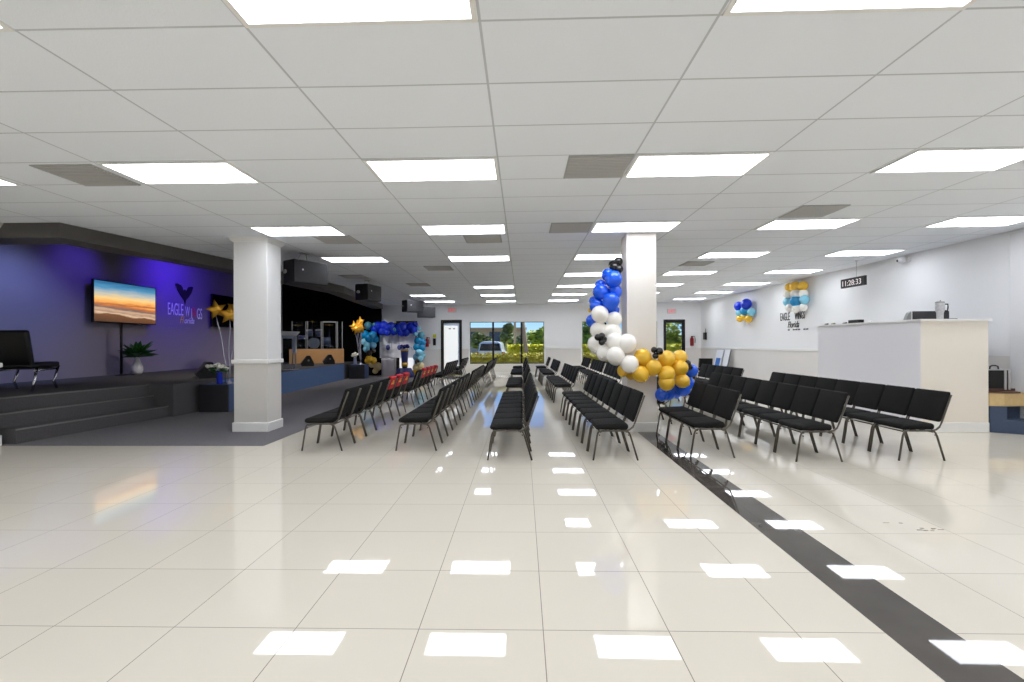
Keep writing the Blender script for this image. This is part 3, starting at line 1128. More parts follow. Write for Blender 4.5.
def wedge(label, loc, rz, w=.58):
    t = thing('stage_monitor', label, 'speaker', loc, rz, 'wedge monitors on the stage')
    # wedge: grille leans back, faces -Y
    mb = MB()
    prof = [(-.18, 0), (.20, 0), (.20, .12), (.08, .36), (-.02, .36), (-.22, .08)]
    R = Matrix.Rotation(PI / 2, 4, 'Z') @ Matrix.Rotation(PI / 2, 4, 'X')
    mb.prism(prof, -w / 2, w / 2, M=R)
    mb.build('cabinet', BLACKP, t)
    mb = MB()
    pf = [(-.224, .09), (-.026, .352), (-.034, .358), (-.232, .096)]
    mb.prism(pf, -w / 2 + .03, w / 2 - .03, M=R)
    mb.build('grille', GRILLE, t)
    mb = MB()
    mb.ball((w / 2, .03, .2), .035, .3, 1, 1, 10, 8)
    mb.build('handle', mat('grey_cap', (120, 120, 122), 0.4), t)
    return t


# prism profile runs (y, z) extruded over x
wedge('black wedge monitor on the stage behind the white flowers', (-7.25, 10.95, STAGE_Z), -.9, .62)
wedge('black wedge monitor on the stage in front of the wooden drum riser, left one', (-7.45, 16.6, STAGE_Z), -1.15, .55)
wedge('black wedge monitor on the stage at the right end of the drum riser', (-7.35, 18.2, STAGE_Z), -1.15, .55)
wedge('black wedge monitor at the stage edge beside the clear lectern', (-7.25, 13.2, STAGE_Z), .9, .5)


def hang_speaker(label, loc, rz, tiltx, first=None):
    t = thing('hanging_speaker', label, 'speaker', (loc[0], loc[1], cz(loc[0])), rz, 'speakers hung from the ceiling')
    z0 = loc[2] - cz(loc[0])
    W, D, H = .74, .42, .42
    R = Matrix.Translation((0, 0, z0)) @ Matrix.Rotation(tiltx, 4, 'X')
    mb = MB()
    # trapezoid plan: wide grille side at -y
    poly = [(-W / 2, -D / 2), (W / 2, -D / 2), (W / 2 - .05, D / 2 - .06), (W / 2 - .12, D / 2), (-W / 2 + .12, D / 2), (-W / 2 + .05, D / 2 - .06)]
    mb.prism(poly, -H / 2, H / 2, M=R)
    o = mb.build('cabinet', BLACKP, t)
    bv = o.modifiers.new('bevel', 'BEVEL')
    bv.width = .02
    bv.segments = 2
    mb = MB()
    N = 8
    pg = [(-W / 2 + .015, -D / 2 + .004)] + [(-W / 2 + .015 + (W - .03) * i / N, -D / 2 - .015 - .02 * math.sin(PI * i / N)) for i in range(N + 1)] + [(W / 2 - .015, -D / 2 + .004)]
    mb.prism(pg, -H / 2 + .015, H / 2 - .015, M=R)
    mb.build('grille', GRILLE, t)
    mb = MB()
    mb.lathe([(.016, 0), (.016, .004), (0, .004)], n=12, M=R @ Matrix.Translation((-.2, -D / 2 - .028, .03)) @ Matrix.Rotation(PI / 2, 4, 'X'))
    mb.build('badge', mat('silver_badge', (235, 235, 240), 0.3, 0.6), t)
    mb = MB()
    for s in (-1, 1):
        mb.ball((s * (W / 2 - .02), .06, 0), .05, .35, 1, .8, 10, 8)
    for v in mb.bm.verts:
        v.co = R @ v.co
    mb.build('handle', mat('light_grey_pole_cap', (150, 150, 150), 0.4), t)
    mb = MB()
    for s in (-1, 1):
        mb.tube([(s * .14, .05, z0 + H / 2 - .02), (s * .05, 0, -.005)], .006, 6)
    mb.tube([(0, -.1, z0 + H / 2 - .02), (0.05, 0, -.005)], .006, 6)
    mb.box(-.08, -.05, -.012, .08, .05, 0)
    mb.build('hanger', mat('steel_hanger', (190, 190, 192), 0.3, 0.7), t)
    return t


hang_speaker('black speaker hung from the ceiling just right of the white carpet pillar', (-4.06, 8.9, 2.70), 1.08, 0)
hang_speaker('black speaker hung at the second place along the stage front', (-4.10, 12.7, 2.73), 1.38, 0)
hang_speaker('black speaker hung over the far chair rows, third along the line', (-4.0, 17.4, 2.73), .88, 0)
hang_speaker('black speaker hung farthest away, lowest by the far wall', (-4.0, 19.95, 2.67), .4, 0)

# ------------------------------------------------------------------ stage contents
def tv(label, y0, y1, z0, z1, x, screen, name='television'):
    t = thing(name, label, 'television', (x, (y0 + y1) / 2, z0))
    hw, h = (y1 - y0) / 2, z1 - z0
    mb = MB()
    mb.box(-.06, -hw, 0, 0, hw, h, .006)
    mb.build('bezel', BLACKP, t)
    mb = MB()
    mb.box(0.0, -hw + .02, .025, .003, hw - .02, h - .02)
    mb.build('screen', screen, t)
    mb = MB()
    mb.box(XL - x + .006, -.25, h / 2 - .2, -.06, .25, h / 2 + .2)
    mb.build('wall_bracket', BLACKP, t)
    return t


def sunset():
    m = bpy.data.materials.new('sunset_screen')
    m.use_nodes = True
    nt = m.node_tree
    b = nt.nodes['Principled BSDF']
    tc = nt.nodes.new('ShaderNodeTexCoord')
    sp = nt.nodes.new('ShaderNodeSeparateXYZ')
    nt.links.new(tc.outputs['Generated'], sp.inputs[0])
    ns = nt.nodes.new('ShaderNodeTexNoise')
    ns.inputs['Scale'].default_value = 6
    ns.inputs['Detail'].default_value = 6
    mp = nt.nodes.new('ShaderNodeMapping')
    mp.inputs['Scale'].default_value = (1, .7, 3.0)
    nt.links.new(tc.outputs['Generated'], mp.inputs[0])
    nt.links.new(mp.outputs[0], ns.inputs['Vector'])
    # the shore line dips to the right; clouds and foam ripple the bands
    f = mnode(nt, 'ADD', sp.outputs[2], mnode(nt, 'MULTIPLY', mnode(nt, 'SUBTRACT', ns.outputs['Fac'], .5), .16))
    f = mnode(nt, 'ADD', f, mnode(nt, 'MULTIPLY', mnode(nt, 'MULTIPLY', sp.outputs[1], mnode(nt, 'LESS_THAN', sp.outputs[2], .42)), .10))
    cr = nt.nodes.new('ShaderNodeValToRGB')
    e = cr.color_ramp.elements
    stops = [(0.0, (84, 52, 30)), (0.20, (120, 78, 48)), (0.23, (230, 196, 160)), (0.28, (176, 140, 120)), (0.33, (214, 176, 140)), (0.38, (120, 100, 96)),
             (0.45, (206, 120, 60)), (0.50, (255, 178, 90)), (0.60, (255, 214, 140)), (0.72, (190, 196, 190)), (0.86, (84, 150, 190)), (1.0, (44, 104, 150))]
    e[0].position, e[0].color = stops[0][0], lin(stops[0][1])
    e[1].position, e[1].color = stops[-1][0], lin(stops[-1][1])
    for p, c in stops[1:-1]:
        el = e.new(p)
        el.color = lin(c)
    nt.links.new(f, cr.inputs[0])
    b.inputs['Base Color'].default_value = (0.01, 0.01, 0.01, 1)
    b.inputs['Roughness'].default_value = 0.2
    nt.links.new(cr.outputs[0], b.inputs['Emission Color'])
    b.inputs['Emission Strength'].default_value = 1.0
    return m


tv('wall television showing an orange beach sunset above the stage', 11.25, 13.20, 1.93, 2.96, -10.18, sunset())
tv('dark switched-off wall television behind the gold star balloons', 15.75, 17.6, 1.97, 3.06, -10.25, mat('black_screen', (10, 10, 13), 0.15, spec=0.5))
# floor stand pole under the sunset television
ps = thing('pole_stand', 'thin black pole stand on the stage floor below the sunset television', 'stand', (-10.02, 11.85, STAGE_Z))
m = MB()
m.tube([(0, 0, .02), (0, 0, 1.31)], .028, 10)
m.build('pole', BLACKP, ps)
m = MB()
m.lathe([(.14, 0), (.14, .012), (.03, .03), (0, .03)], n=20)
m.build('base', BLACKP, ps)
pv = thing('plant_vase', 'white teardrop vase with green leaves on the stage below the television', 'vase', (-9.82, 12.10, STAGE_Z))
m = MB()
m.lathe([(.06, 0), (.10, .03), (.128, .12), (.122, .20), (.085, .30), (.05, .39), (.035, .43), (.038, .45), (0, .45)], n=24)
m.build('vase_body', mat('white_ceramic', (232, 228, 232), 0.25), pv)
m = MB()
rf = random.Random(8)
for i in range(64):
    a = rf.uniform(0, 6.28)
    L = rf.uniform(.34, .60) * (1 if math.cos(a) > -.3 else .85)
    el = rf.uniform(.1, 1.2)
    d = Vector((math.cos(a) * math.cos(el), math.sin(a) * math.cos(el), math.sin(el)))
    sd = d.cross(Vector((0, 0, 1))).normalized() * .07
    b0 = Vector((0, 0, .44))
    mid = b0 + d * L * .55 + Vector((0, 0, .03))
    tip = b0 + d * L - Vector((0, 0, .05))
    m.quad([b0, mid - sd, tip, mid + sd])
m.build('leaves', LEAF, pv)

# chrome-legged lounge chair at the left end of the stage; faces the drum end
lc = thing('lounge_chair', 'black chair with chrome legs at the left end of the stage', 'chair', (-8.47, 8.02, STAGE_Z), math.radians(106))
lc.scale = (1.14, 1.14, 1.14)   # local: faces +X
m = MB()
m.box(-.30, -.27, .33, .34, .27, .42, .03, 3)
m.build('seat', mat('black_leather', (12, 12, 13), 0.4), lc, smooth_all=True)
m = MB()
Mx = Matrix.Translation((-.24, 0, .38)) @ Matrix.Rotation(-.22, 4, 'Y')
m.box(-.06, -.27, 0, .03, .27, .52, .03, 3, M=Mx)
m.build('backrest', MATS['black_leather'], lc, smooth_all=True)
for s in (-1, 1):
    m = MB()
    m.tube([(.33, s * .25, .35), (.22, s * .25, .12), (.29, s * .25, .0)], .018, 8)
    m.build('leg', CHROME, lc)
    m = MB()
    m.tube([(-.16, s * .25, .34), (-.20, s * .25, .16), (-.26, s * .25, .0)], .018, 8)
    m.build('leg', CHROME, lc)
m = MB()
m.tube([(-.2, -.25, .30), (.3, -.25, .31), (.3, .25, .31), (-.2, .25, .30)], .014, 8)
m.build('seat_frame', CHROME, lc)
# small chrome rack beside it
rk = thing('chrome_rack', 'small chrome side rack behind the black chair on the stage', 'rack', (-9.15, 7.72, STAGE_Z), math.radians(20))
m = MB()
for x in (-.22, -.07, .08, .22):
    m.tube([(x, 0, 0), (x, 0, .33)], .016, 8)
m.build('uprights', CHROME, rk)
m = MB()
m.box(-.25, -.12, .33, .25, .12, .345, .004)
m.box(-.25, -.12, .0, .25, .12, .012, .004)
m.build('shelf', CHROME, rk)

# lettering on the stage wall
LET_W = mat('white_vinyl', (252, 252, 252), 0.5)
LET_R = mat('pink_red_vinyl', (255, 84, 110), 0.5)
LET_O = mat('orange_vinyl', (246, 214, 120), 0.5)
LET_K = mat('black_vinyl', (28, 27, 27), 0.5)


def wing_emblem(parent, material, s, loc, right):
    """a bird with both wings raised; right = +Y or -Y direction of the wall's right"""
    pts = [(0, -.62), (.10, -.30), (.34, -.10), (.62, .22), (.80, .62), (.66, .66), (.50, .62), (.36, .60), (.22, .46), (.12, .24), (.06, .34), (0, .40)]
    pts = [(p[0] * (1.0), p[1]) for p in pts] + [(-p[0] * 1.1, p[1] * 1.08) for p in pts[-2:0:-1]]
    mb = MB()
    M = Matrix(((0, 0, 1, loc[0]), (right, 0, 0, loc[1]), (0, 1, 0, loc[2]), (0, 0, 0, 1)))
    mb.prism([(x * s, y * s) for x, y in pts], 0, .012, M=M)
    return mb.build('bird_emblem', material, parent, Vector((0, 0, 0)))


ls = thing('wall_lettering', 'white and pink EAGLE WINGS lettering with dark bird emblem on the stage wall', 'wall sign', (XL, 14.6, 2.3), 0, 'wall lettering')
RL = (PI / 2, 0, PI / 2)


def ltxt(nm, body, size, y, z, mt, sx, sh=0.0):
    return text(nm, body, size, (.006, y - 14.6, z - 2.3), RL, mt, ls, sx, .004, 'LEFT', sh)


ltxt('word', 'EAGLE', .52, 13.93, 2.27, LET_W, .44)
ltxt('letter', 'W', .44, 14.68, 2.26, LET_W, .42)
ltxt('letter', 'I', .46, 14.93, 2.20, LET_W, .6)
ltxt('letter', 'N', .46, 15.01, 2.25, LET_R, .5)
ltxt('word', 'GS', .50, 15.20, 2.20, LET_W, .44)
ltxt('script', 'Fl', .30, 14.42, 2.04, LET_O, .8, .35)
ltxt('script', 'orida', .27, 14.62, 2.04, LET_W, .8, .35)
m = MB()
for i in range(9):
    if i == 4:
        continue
    m.box(.004, -.65 + i * .10, -.43, .010, -.65 + i * .10 + .075, -.40)
m.build('small_line', mat('faint_vinyl', (150, 140, 170), 0.6), ls)
wing_emblem(ls, mat('dark_vinyl', (36, 32, 42), 0.6), .46, (.006, .06, .60), 1)

rs = thing('wall_lettering', 'black EAGLE WINGS lettering on the right wall under the gold and white balloons', 'wall sign', (XR, 13.7, 2.0), 0, 'wall lettering')
RR = (PI / 2, 0, -PI / 2)


def rtxt(nm, body, size, y, z, sx, sh=0.0):
    return text(nm, body, size, (-.006, y - 13.7, z - 2.0), RR, LET_K, rs, sx, .004, 'LEFT', sh)


rtxt('word', 'EAGLE', .33, 14.62, 2.02, .55)
rtxt('word', 'WINGS', .30, 13.85, 2.03, .50)
rtxt('script', 'Florida', .26, 14.22, 1.80, .8, .35)
m = MB()
for i in (0, 2, 3, 4, 6, 7):
    m.box(-.010, .5 - i * .13, -.28, -.004, .5 - i * .13 - .09, -.245)
m.build('small_line', LET_K, rs)

# flowers on the near speaker
fv = thing('flower_vase', 'cobalt blue vase of white flowers on the near floor speaker', 'vase', (-6.19, 9.74, .576))
m = MB()
m.lathe([(.05, 0), (.055, .01), (.05, .25), (.056, .27), (.045, .27), (0, .26)], n=18)
m.build('vase_body', mat('cobalt_glass', (30, 52, 190), 0.1, coat=0.5), fv)
m = MB()
rf = random.Random(3)
for i in range(30):
    a = rf.uniform(0, 6.28)
    d = rf.uniform(0, .19)
    m.ball((d * math.cos(a) - .06, d * math.sin(a) * .8, .34 + rf.uniform(-.05, .07)), rf.uniform(.028, .045), 1, 1, .75, 8, 6)
m.build('blossoms', mat('white_petals', (238, 236, 222), 0.6), fv)
m = MB()
leaves(m, 40, lambda: (rf.uniform(-.13, .13), rf.uniform(-.12, .12), rf.uniform(.22, .34)), .08, rf)
m.build('leaves', LEAF, fv)
fv2 = thing('flower_vase', 'clear vase of white flowers half behind the white carpet pillar', 'vase', (-6.30, 10.02, .576))
m = MB()
m.lathe([(.05, 0), (.055, .01), (.05, .25), (.056, .27), (.045, .27), (0, .26)], n=18)
m.build('vase_body', ACRYL, fv2)
m = MB()
for i in range(16):
    a = rf.uniform(0, 6.28)
    d = rf.uniform(0, .10)
    m.ball((d * math.cos(a), d * math.sin(a), .32 + rf.uniform(-.05, .07)), rf.uniform(.028, .045), 1, 1, .75, 8, 6)
m.build('blossoms', MATS['white_petals'], fv2)

fv3 = thing('flower_vase', 'pale vase of white flowers on the far floor speaker', 'vase', (-6.62, 18.98, .572))
m = MB()
m.lathe([(.06, 0), (.07, .01), (.06, .25), (.066, .27), (.05, .27), (0, .26)], n=16)
m.build('vase_body', mat('pale_glass', (170, 180, 205), 0.15), fv3)
m = MB()
for i in range(14):
    a = rf.uniform(0, 6.28)
    d = rf.uniform(0, .15)
    m.ball((d * math.cos(a), d * math.sin(a), .34 + rf.uniform(-.05, .12)), rf.uniform(.04, .06), 1, 1, .75, 8, 6)
m.build('blossoms', MATS['white_petals'], fv3)

# clear acrylic lectern
le = thing('lectern', 'clear acrylic lectern with slanted top at the stage edge behind the pillar', 'lectern', (-6.98, 14.3, STAGE_Z), .9)
m = MB()
m.box(-.22, -.01, .02, .22, .002, 1.02, .003)
m.build('front_panel', ACRYL, le)
for s in (-1, 1):
    m = MB()
    m.tube([(s * .20, .0, .02), (s * .20, .0, 1.02)], .016, 8)
    m.tube([(s * .20, .22, .02), (s * .20, .18, .94)], .016, 8)
    m.build('post', mat('brushed_silver', (200, 202, 208), 0.25, 0.6), le)
m = MB()
m.box(-.26, -.14, .02 - .02, .26, .30, .02, .004)
m.build('base', MATS['brushed_silver'], le)
m = MB()
for s in (-1, 1):
    m.box(s * .225 - .005, .0, .50, s * .225 + .005, .20, 1.0)
m.box(-.28, -.2, 0, .28, .2, .014, .003, M=Matrix.Translation((0, .06, 1.03)) @ Matrix.Rotation(-.5, 4, 'X'))
m.build('reading_top', mat('frosted_acrylic', (240, 242, 246), 0.3), le)

# drum riser with its wooden front, drum kit and acrylic shields
dr = thing('drum_riser', 'low drum riser with a honey wood front at the far end of the stage', 'riser', (-8.08, 18.9, STAGE_Z), math.radians(20))
m = MB()
m.box(-1.02, 0, 0, .97, 1.0, .56)
m.build('deck', BLACKP, dr)
m = MB()
m.box(-1.03, -.02, 0, .98, 0, .56, .003)
m.build('front_board', WOOD, dr)
RIS = Matrix.Translation((-8.10, 18.9, STAGE_Z + .56)) @ Matrix.Rotation(math.radians(20), 4, 'Z')
dk = thing('drum_kit', 'drum kit with chrome hardware behind the clear shields', 'drum kit', tuple(RIS @ Vector((-.15, .55, 0))), math.radians(20))
SHELL = mat('blue_grey_drum_shell', (84, 92, 116), 0.2, coat=0.5)
HEADM = mat('smoky_drum_head', (120, 122, 130), 0.4)


def drum(nm, c, r, d, rot):
    mb = MB()
    M = Matrix.Translation(c) @ rot
    mb.lathe([(r, -d / 2), (r, d / 2)], n=20, M=M)
    o = mb.build(nm, SHELL, dk)
    mb = MB()
    for z in (-d / 2, d / 2):
        mb.lathe([(r * 1.0, z - .012), (r * 1.05, z - .012), (r * 1.05, z + .012), (r * 1.0, z + .012)], n=20, M=M, cap=False)
    mb.build('hoop', CHROME, o)
    mb = MB()
    mb.lathe([(r * .98, -d / 2 - .004), (r * .98, -d / 2 + .002)], n=20, M=M)
    mb.lathe([(r * .98, d / 2 - .002), (r * .98, d / 2 + .004)], n=20, M=M)
    mb.build('drum_head', HEADM, o)


drum('bass_drum', (0, .05, .235), .215, .36, Matrix.Rotation(PI / 2, 4, 'X'))
drum('tom', (-.16, -.02, .66), .13, .2, Matrix.Rotation(.35, 4, 'X'))
drum('tom', (.18, -.02, .66), .14, .22, Matrix.Rotation(.35, 4, 'X'))
drum('floor_tom', (.46, .18, .30), .18, .34, Matrix.Rotation(0, 4, 'X'))
drum('snare_drum', (-.42, .22, .48), .17, .14, Matrix.Rotation(0, 4, 'X'))
BRASS = mat('brass_cymbal', (196, 166, 96), 0.25, 0.9)
for (x, y, z, r) in ((-.60, .05, .98, .22), (.58, -.02, 1.0, .22), (-.05, -.12, 1.12, .18)):
    mb = MB()
    mb.tube([(x, y, .02), (x, y, z)], .012, 6)
    for a in (0, 2.1, 4.2):
        mb.tube([(x, y, .22), (x + .2 * math.cos(a), y + .2 * math.sin(a), .012)], .009, 6)
    st = mb.build('cymbal_stand', CHROME, dk)
    mb = MB()
    mb.lathe([(r, -.012), (r * .25, .0), (r * .18, .022), (.0, .028)], n=22, M=Matrix.Translation((x, y, z)) @ Matrix.Rotation(.18, 4, 'X'))
    mb.build('cymbal', BRASS, st)
for i, xs in enumerate((-.92, -.36, .20, .75)):
    a, b = xs, xs + (.52 if i < 3 else .20)
    t = thing('drum_shield_panel', 'clear acrylic drum shield panel with silver edges, %s from the left on the riser' % ORD[i], 'shield',
              tuple(RIS @ Vector(((a + b) / 2, .07, 0))), math.radians(20), 'clear drum shield panels')
    hw = (b - a) / 2
    mb = MB()
    mb.box(-hw, -.004, 0, hw, .004, 1.10)
    mb.build('pane', ACRYL, t)
    mb = MB()
    mb.box(-hw, -.009, 0, -hw + .022, .009, 1.10)
    mb.box(hw - .022, -.009, 0, hw, .009, 1.10)
    if i == 2:
        mb.box(-hw, -.009, 1.06, hw, .009, 1.10)
    mb.build('edge_strip', MATS['brushed_silver'], t)
m_ = thing('cymbal', 'bronze crash cymbal on a boom stand beside the clear lectern', 'cymbal', (-8.6, 15.3, STAGE_Z))
mb = MB()
mb.tube([(0, 0, .02), (0, 0, 1.42)], .014, 6)
for a in (0, 2.1, 4.2):
    mb.tube([(0, 0, .4), (.28 * math.cos(a), .28 * math.sin(a), .012)], .010, 6)
mb.build('stand', CHROME, m_)
mb = MB()
mb.lathe([(.36, -.012), (.08, .0), (.06, .024), (.0, .03)], n=22, M=Matrix.Translation((0, 0, 1.43)) @ Matrix.Rotation(.1, 4, 'X'))
mb.build('cymbal_disc', BRASS, m_)

# ------------------------------------------------------------------ sound booth and its things
bt = thing('sound_booth', 'white half-walled sound booth with a flat cap on the right', 'booth', (6.10, 7.5, 0))
BX, BY, BH = 1.01, 2.55, 1.70
m = MB()
m.box(0, 0, 0, BX, .12, BH)
m.build('front_wall', mat('booth_cream_paint', (237, 229, 216), 0.5), bt)
m = MB()
m.box(-.004, .0006, 0, .12, BY, BH)
m.build('side_wall', mat('booth_grey_paint', (236, 234, 237), 0.5), bt)
m = MB()
m.box(.12, BY - .12, 0, 1.64, BY, BH)
m.build('back_wall', MATS['booth_grey_paint'], bt)
m = MB()
m.prism([(-.04, -.04), (BX + .03, -.04), (BX + .03, .16), (.16, .16), (.16, BY - .16), (1.64, BY - .16), (1.64, BY + .03), (-.04, BY + .03)], BH, BH + .03)
m.build('cap', TRIMW, bt)
m = MB()
m.box(-.018, -.018, 0, BX, 0, .15, .006)
m.box(-.018, 0, 0, 0, BY, .15, .006)
m.build('baseboard', TRIMW, bt)
m = MB()
m.box(.12, .12, 0, BX - .06, BY - .12, .58)
m.box(BX - .06, .60, 0, 1.63, BY - .12, .58)
m.build('raised_floor', STEPCARPET, bt)
m = MB()
m.box(.14, .13, 1.56, .97, .95, 1.60, .004)
m.box(.2, .15, .58, .26, .21, 1.56)
m.box(.88, .15, .58, .94, .21, 1.56)
m.box(.2, .85, .58, .26, .91, 1.56)
m.box(.88, .85, .58, .94, .91, 1.56)
m.build('desk', mat('black_desk', (30, 30, 32), 0.5), bt)

mx = thing('mixing_console', 'dark grey mixing console with curved end standing above the booth front', 'mixer', (6.285, 8.02, 1.60))
m = MB()
Rm = Matrix.Rotation(PI / 2, 4, 'X')
m.box(.10, 0, 0, .70, .06, .285, .01)
m.box(.10, .06, 0, .70, .42, .10, .01)
m.build('console_body', mat('console_grey', (44, 44, 46), 0.4), mx)
m = MB()
m.prism([(0.0, .12), (.0, .14), (.02, .20), (.05, .26), (.088, .285), (.088, 0), (0, 0)], -.06, 0, M=Rm)
m.build('end_cheek', mat('console_silver', (150, 152, 150), 0.35, 0.5), mx)
m = MB()
m.box(.088, -.002, 0, .10, .10, .288)
m.build('edge_strip', TRIMW, mx)
for i in range(8):
    m = MB()
    x = .16 + i * .065
    m.box(x, .12, .10, x + .02, .16, .115, .003)
    m.build('fader', mat('fader_white', (210, 210, 210), 0.5), mx)
tm = thing('tumbler', 'tall silver tumbler with black handle on the booth cap', 'tumbler', (6.44, 7.56, 1.73))
tm.scale = (.78, .78, .92)
m = MB()
m.lathe([(.052, 0), (.054, .01), (.058, .11), (.075, .15), (.078, .26), (.074, .275), (0, .275)], n=24)
m.build('cup', mat('marbled_silver', (196, 196, 198), 0.35, 0.3, noise=(30, 0.35)), tm)
m = MB()
m.lathe([(.076, .272), (.076, .29), (.05, .298), (0, .298)], n=24)
m.build('lid', mat('grey_lid', (150, 150, 152), 0.4), tm)
m = MB()
m.tube([(.074, -.02, .25), (.125, -.03, .25), (.13, -.03, .20), (.12, -.03, .14), (.074, -.02, .14)], .012, 8)
m.build('handle', BLACKP, tm)
m = MB()
m.tube([(.0, 0, .29), (.008, 0, .32)], .006, 8)
m.build('straw', BLACKP, tm)
m = MB()
m.box(6.60, 7.54, 1.73, 6.69, 7.60, 1.742, .004)
tag(m.build('phone', BLACKP), 'black phone lying on the booth cap right of the tumbler', 'phone')
m = MB()
m.box(6.09, 8.85, 1.73, 6.19, 9.13, 1.79, .006)
tag(m.build('storage_box', BLACKP), 'small black box on the side cap of the booth', 'box')
pc = mat('olive_marker', (120, 125, 60), 0.4)
for i, (y, mt, lab) in enumerate([(9.85, BLACKP, 'black marker lying on the far end of the booth cap'), (9.64, pc, 'olive green marker lying on the booth cap between black ones'),
                                  (9.30, BLACKP, 'black marker lying beside the small black box on the booth cap')]):
    mb = MB()
    mb.tube([(6.12, y - .08, 1.745), (6.17, y + .08, 1.745)], .014, 8)
    mb.tube([(6.17, y + .08, 1.745), (6.173, y + .10, 1.745)], .010, 8)
    tag(mb.build('marker_pen', mt), lab, 'marker', 'markers on the booth cap')
m = MB()
m.lathe([(.035, 0), (.04, .01), (.03, .025), (.0, .028)], (6.14, 8.62, 1.73), 14)
tag(m.build('pot_lid', mat('white_plastic', (235, 235, 235), 0.4)), 'small white round lid on the side cap of the booth', 'lid')

# ceiling clock
ck = thing('digital_clock', 'black digital countdown clock hung from the ceiling by the right wall', 'clock', (7.2, 10.62, cz(7.2)))
m = MB()
m.box(-.025, -.38, -.55, .025, .38, -.35, .006)
m.build('housing', BLACKP, ck)
m = MB()
m.tube([(0, -.10, -.35), (0, -.10, -.004)], .006, 6)
m.lathe([(.03, -.01), (.03, 0)], (0, -.10, 0), 12)
m.build('hanger', MATS['steel_hanger'], ck)
text('digits', '11:28:33', .165, (-.027, .35, -.51), RR, emit('lit_digits', (215, 205, 205), 0.5), ck, 1.13, .001)
cm = thing('security_camera', 'white dome security camera at the top of the right wall', 'camera', (XR, 9.8, 3.02))
m = MB()
m.box(-.06, -.05, -.04, 0, .05, .06, .01)
m.build('mount', TRIMW, cm)
m = MB()
m.ball((-.13, .03, 0), .075)
m.build('dome', mat('dome_white', (214, 214, 216), 0.3), cm)
m = MB()
m.ball((-.19, .05, -.01), .025)
m.build('lens', BLACKP, cm)

# blue steps and briefcase right of the booth
st = thing('step_unit', 'blue carpeted step unit with tan upper band beside the booth', 'steps', (7.13, 7.50, 0))
BLUEC = mat('blue_step_carpet', (64, 78, 102), 0.8, noise=(40, 0.15), bump=(200, 0.4))
m = MB()
m.prism([(0, 0), (.55, -.36), (.55, .5), (0, .5)], 0, .20)
m.prism([(0, 0), (.16, -.10), (.16, .5), (0, .5)], .20, .40)
m.box(.16, .10, .20, .55, .5, .40)
m.build('step_base', BLUEC, st)
m = MB()
m.prism([(-.005, 0), (.16, -.06), (.55, -.02), (.55, .5), (-.005, .5)], .40, .595)
m.build('tan_band', mat('tan_carpet', (208, 180, 130), 0.8, noise=(20, 0.15)), st)
m = MB()
m.prism([(-.01, -.01), (.16, -.07), (.42, -.04), (.42, .5), (-.01, .5)], .595, .62)
m.build('top_board', mat('brown_board', (92, 62, 46), 0.5, noise=(8, 0.2)), st)
bc = thing('briefcase', 'black and silver briefcase standing on the blue steps', 'briefcase', (7.14, 7.62, .62), -.12)
bc.scale = (1.2, 1, 1)
m = MB()
m.box(0, 0, .03, .32, .14, .33, .012)
m.build('shell', BLACKP, bc)
m = MB()
m.box(-.004, -.006, .0, .365, .012, .04, .004)
m.build('base_trim', mat('brown_leather', (84, 58, 48), 0.5), bc)
m = MB()
m.box(.24, -.008, .02, .27, .148, .335, .004)
m.box(.285, -.008, .02, .315, .148, .335, .004)
m.box(.0, -.006, .318, .32, .146, .335, .004)
m.build('metal_edge', mat('brushed_edge', (190, 190, 192), 0.3, 0.7), bc)
m = MB()
m.tube([(.12, .07, .335), (.125, .07, .375), (.15, .07, .39), (.19, .07, .39), (.215, .07, .375), (.22, .07, .335)], .010, 8)
m.build('handle', BLACKP, bc)

# boards leaning on the right wall
for i, (y, w, h, mt, lab) in enumerate([(18.75, .62, 1.12, mat('white_board_face', (236, 238, 242), 0.4), 'white display board with blue picture leaning on the right wall'),
                                        (18.05, .5, 1.14, mat('foam_board', (240, 240, 240), 0.4), 'blank white foam board leaning on the right wall by a grey post')]):
    t = thing('leaning_board', lab, 'board', (7.40, y, 0), 0, 'boards leaning on the right wall')
    R = Matrix.Rotation(.22, 4, 'Y')
    mb = MB()
    mb.box(0, -w / 2, 0.004, .02, w / 2, h, .003, M=R)
    mb.build('panel', mt, t)
    if i == 0:
        mb = MB()
        mb.box(-.004, -.20, .42, 0, .20, .80, M=R)
        mb.build('picture', mat('blue_photo', (58, 112, 190), 0.5, noise=(6, 0.6)), t)
    else:
        mb = MB()
        mb.box(-.004, -w / 2, 0, .024, -w / 2 + .03, h + .01, M=R)
        mb.build('edge', mat('grey_edge', (110, 112, 112), 0.5), t)

# wall items on the far and right walls
EXITR = emit('exit_letters', (230, 60, 70), 0.9)


def exit_sign(label, x, z):
    t = thing('exit_sign', label, 'exit sign', (x, YF, z), 0, 'exit signs on the far wall')
    mb = MB()
    mb.box(-.19, -.05, -.10, .19, 0, .10, .008)
    mb.build('housing', mat('exit_housing', (222, 214, 214), 0.4), t)
    text('letters', 'EXIT', .19, (-.15, -.052, -.065), (PI / 2, 0, 0), EXITR, t, .72, .002)


exit_sign('white exit sign with red letters above the far right door', 6.48, 2.74)
exit_sign('white exit sign with red letters above the frosted door', -3.04, 2.83)


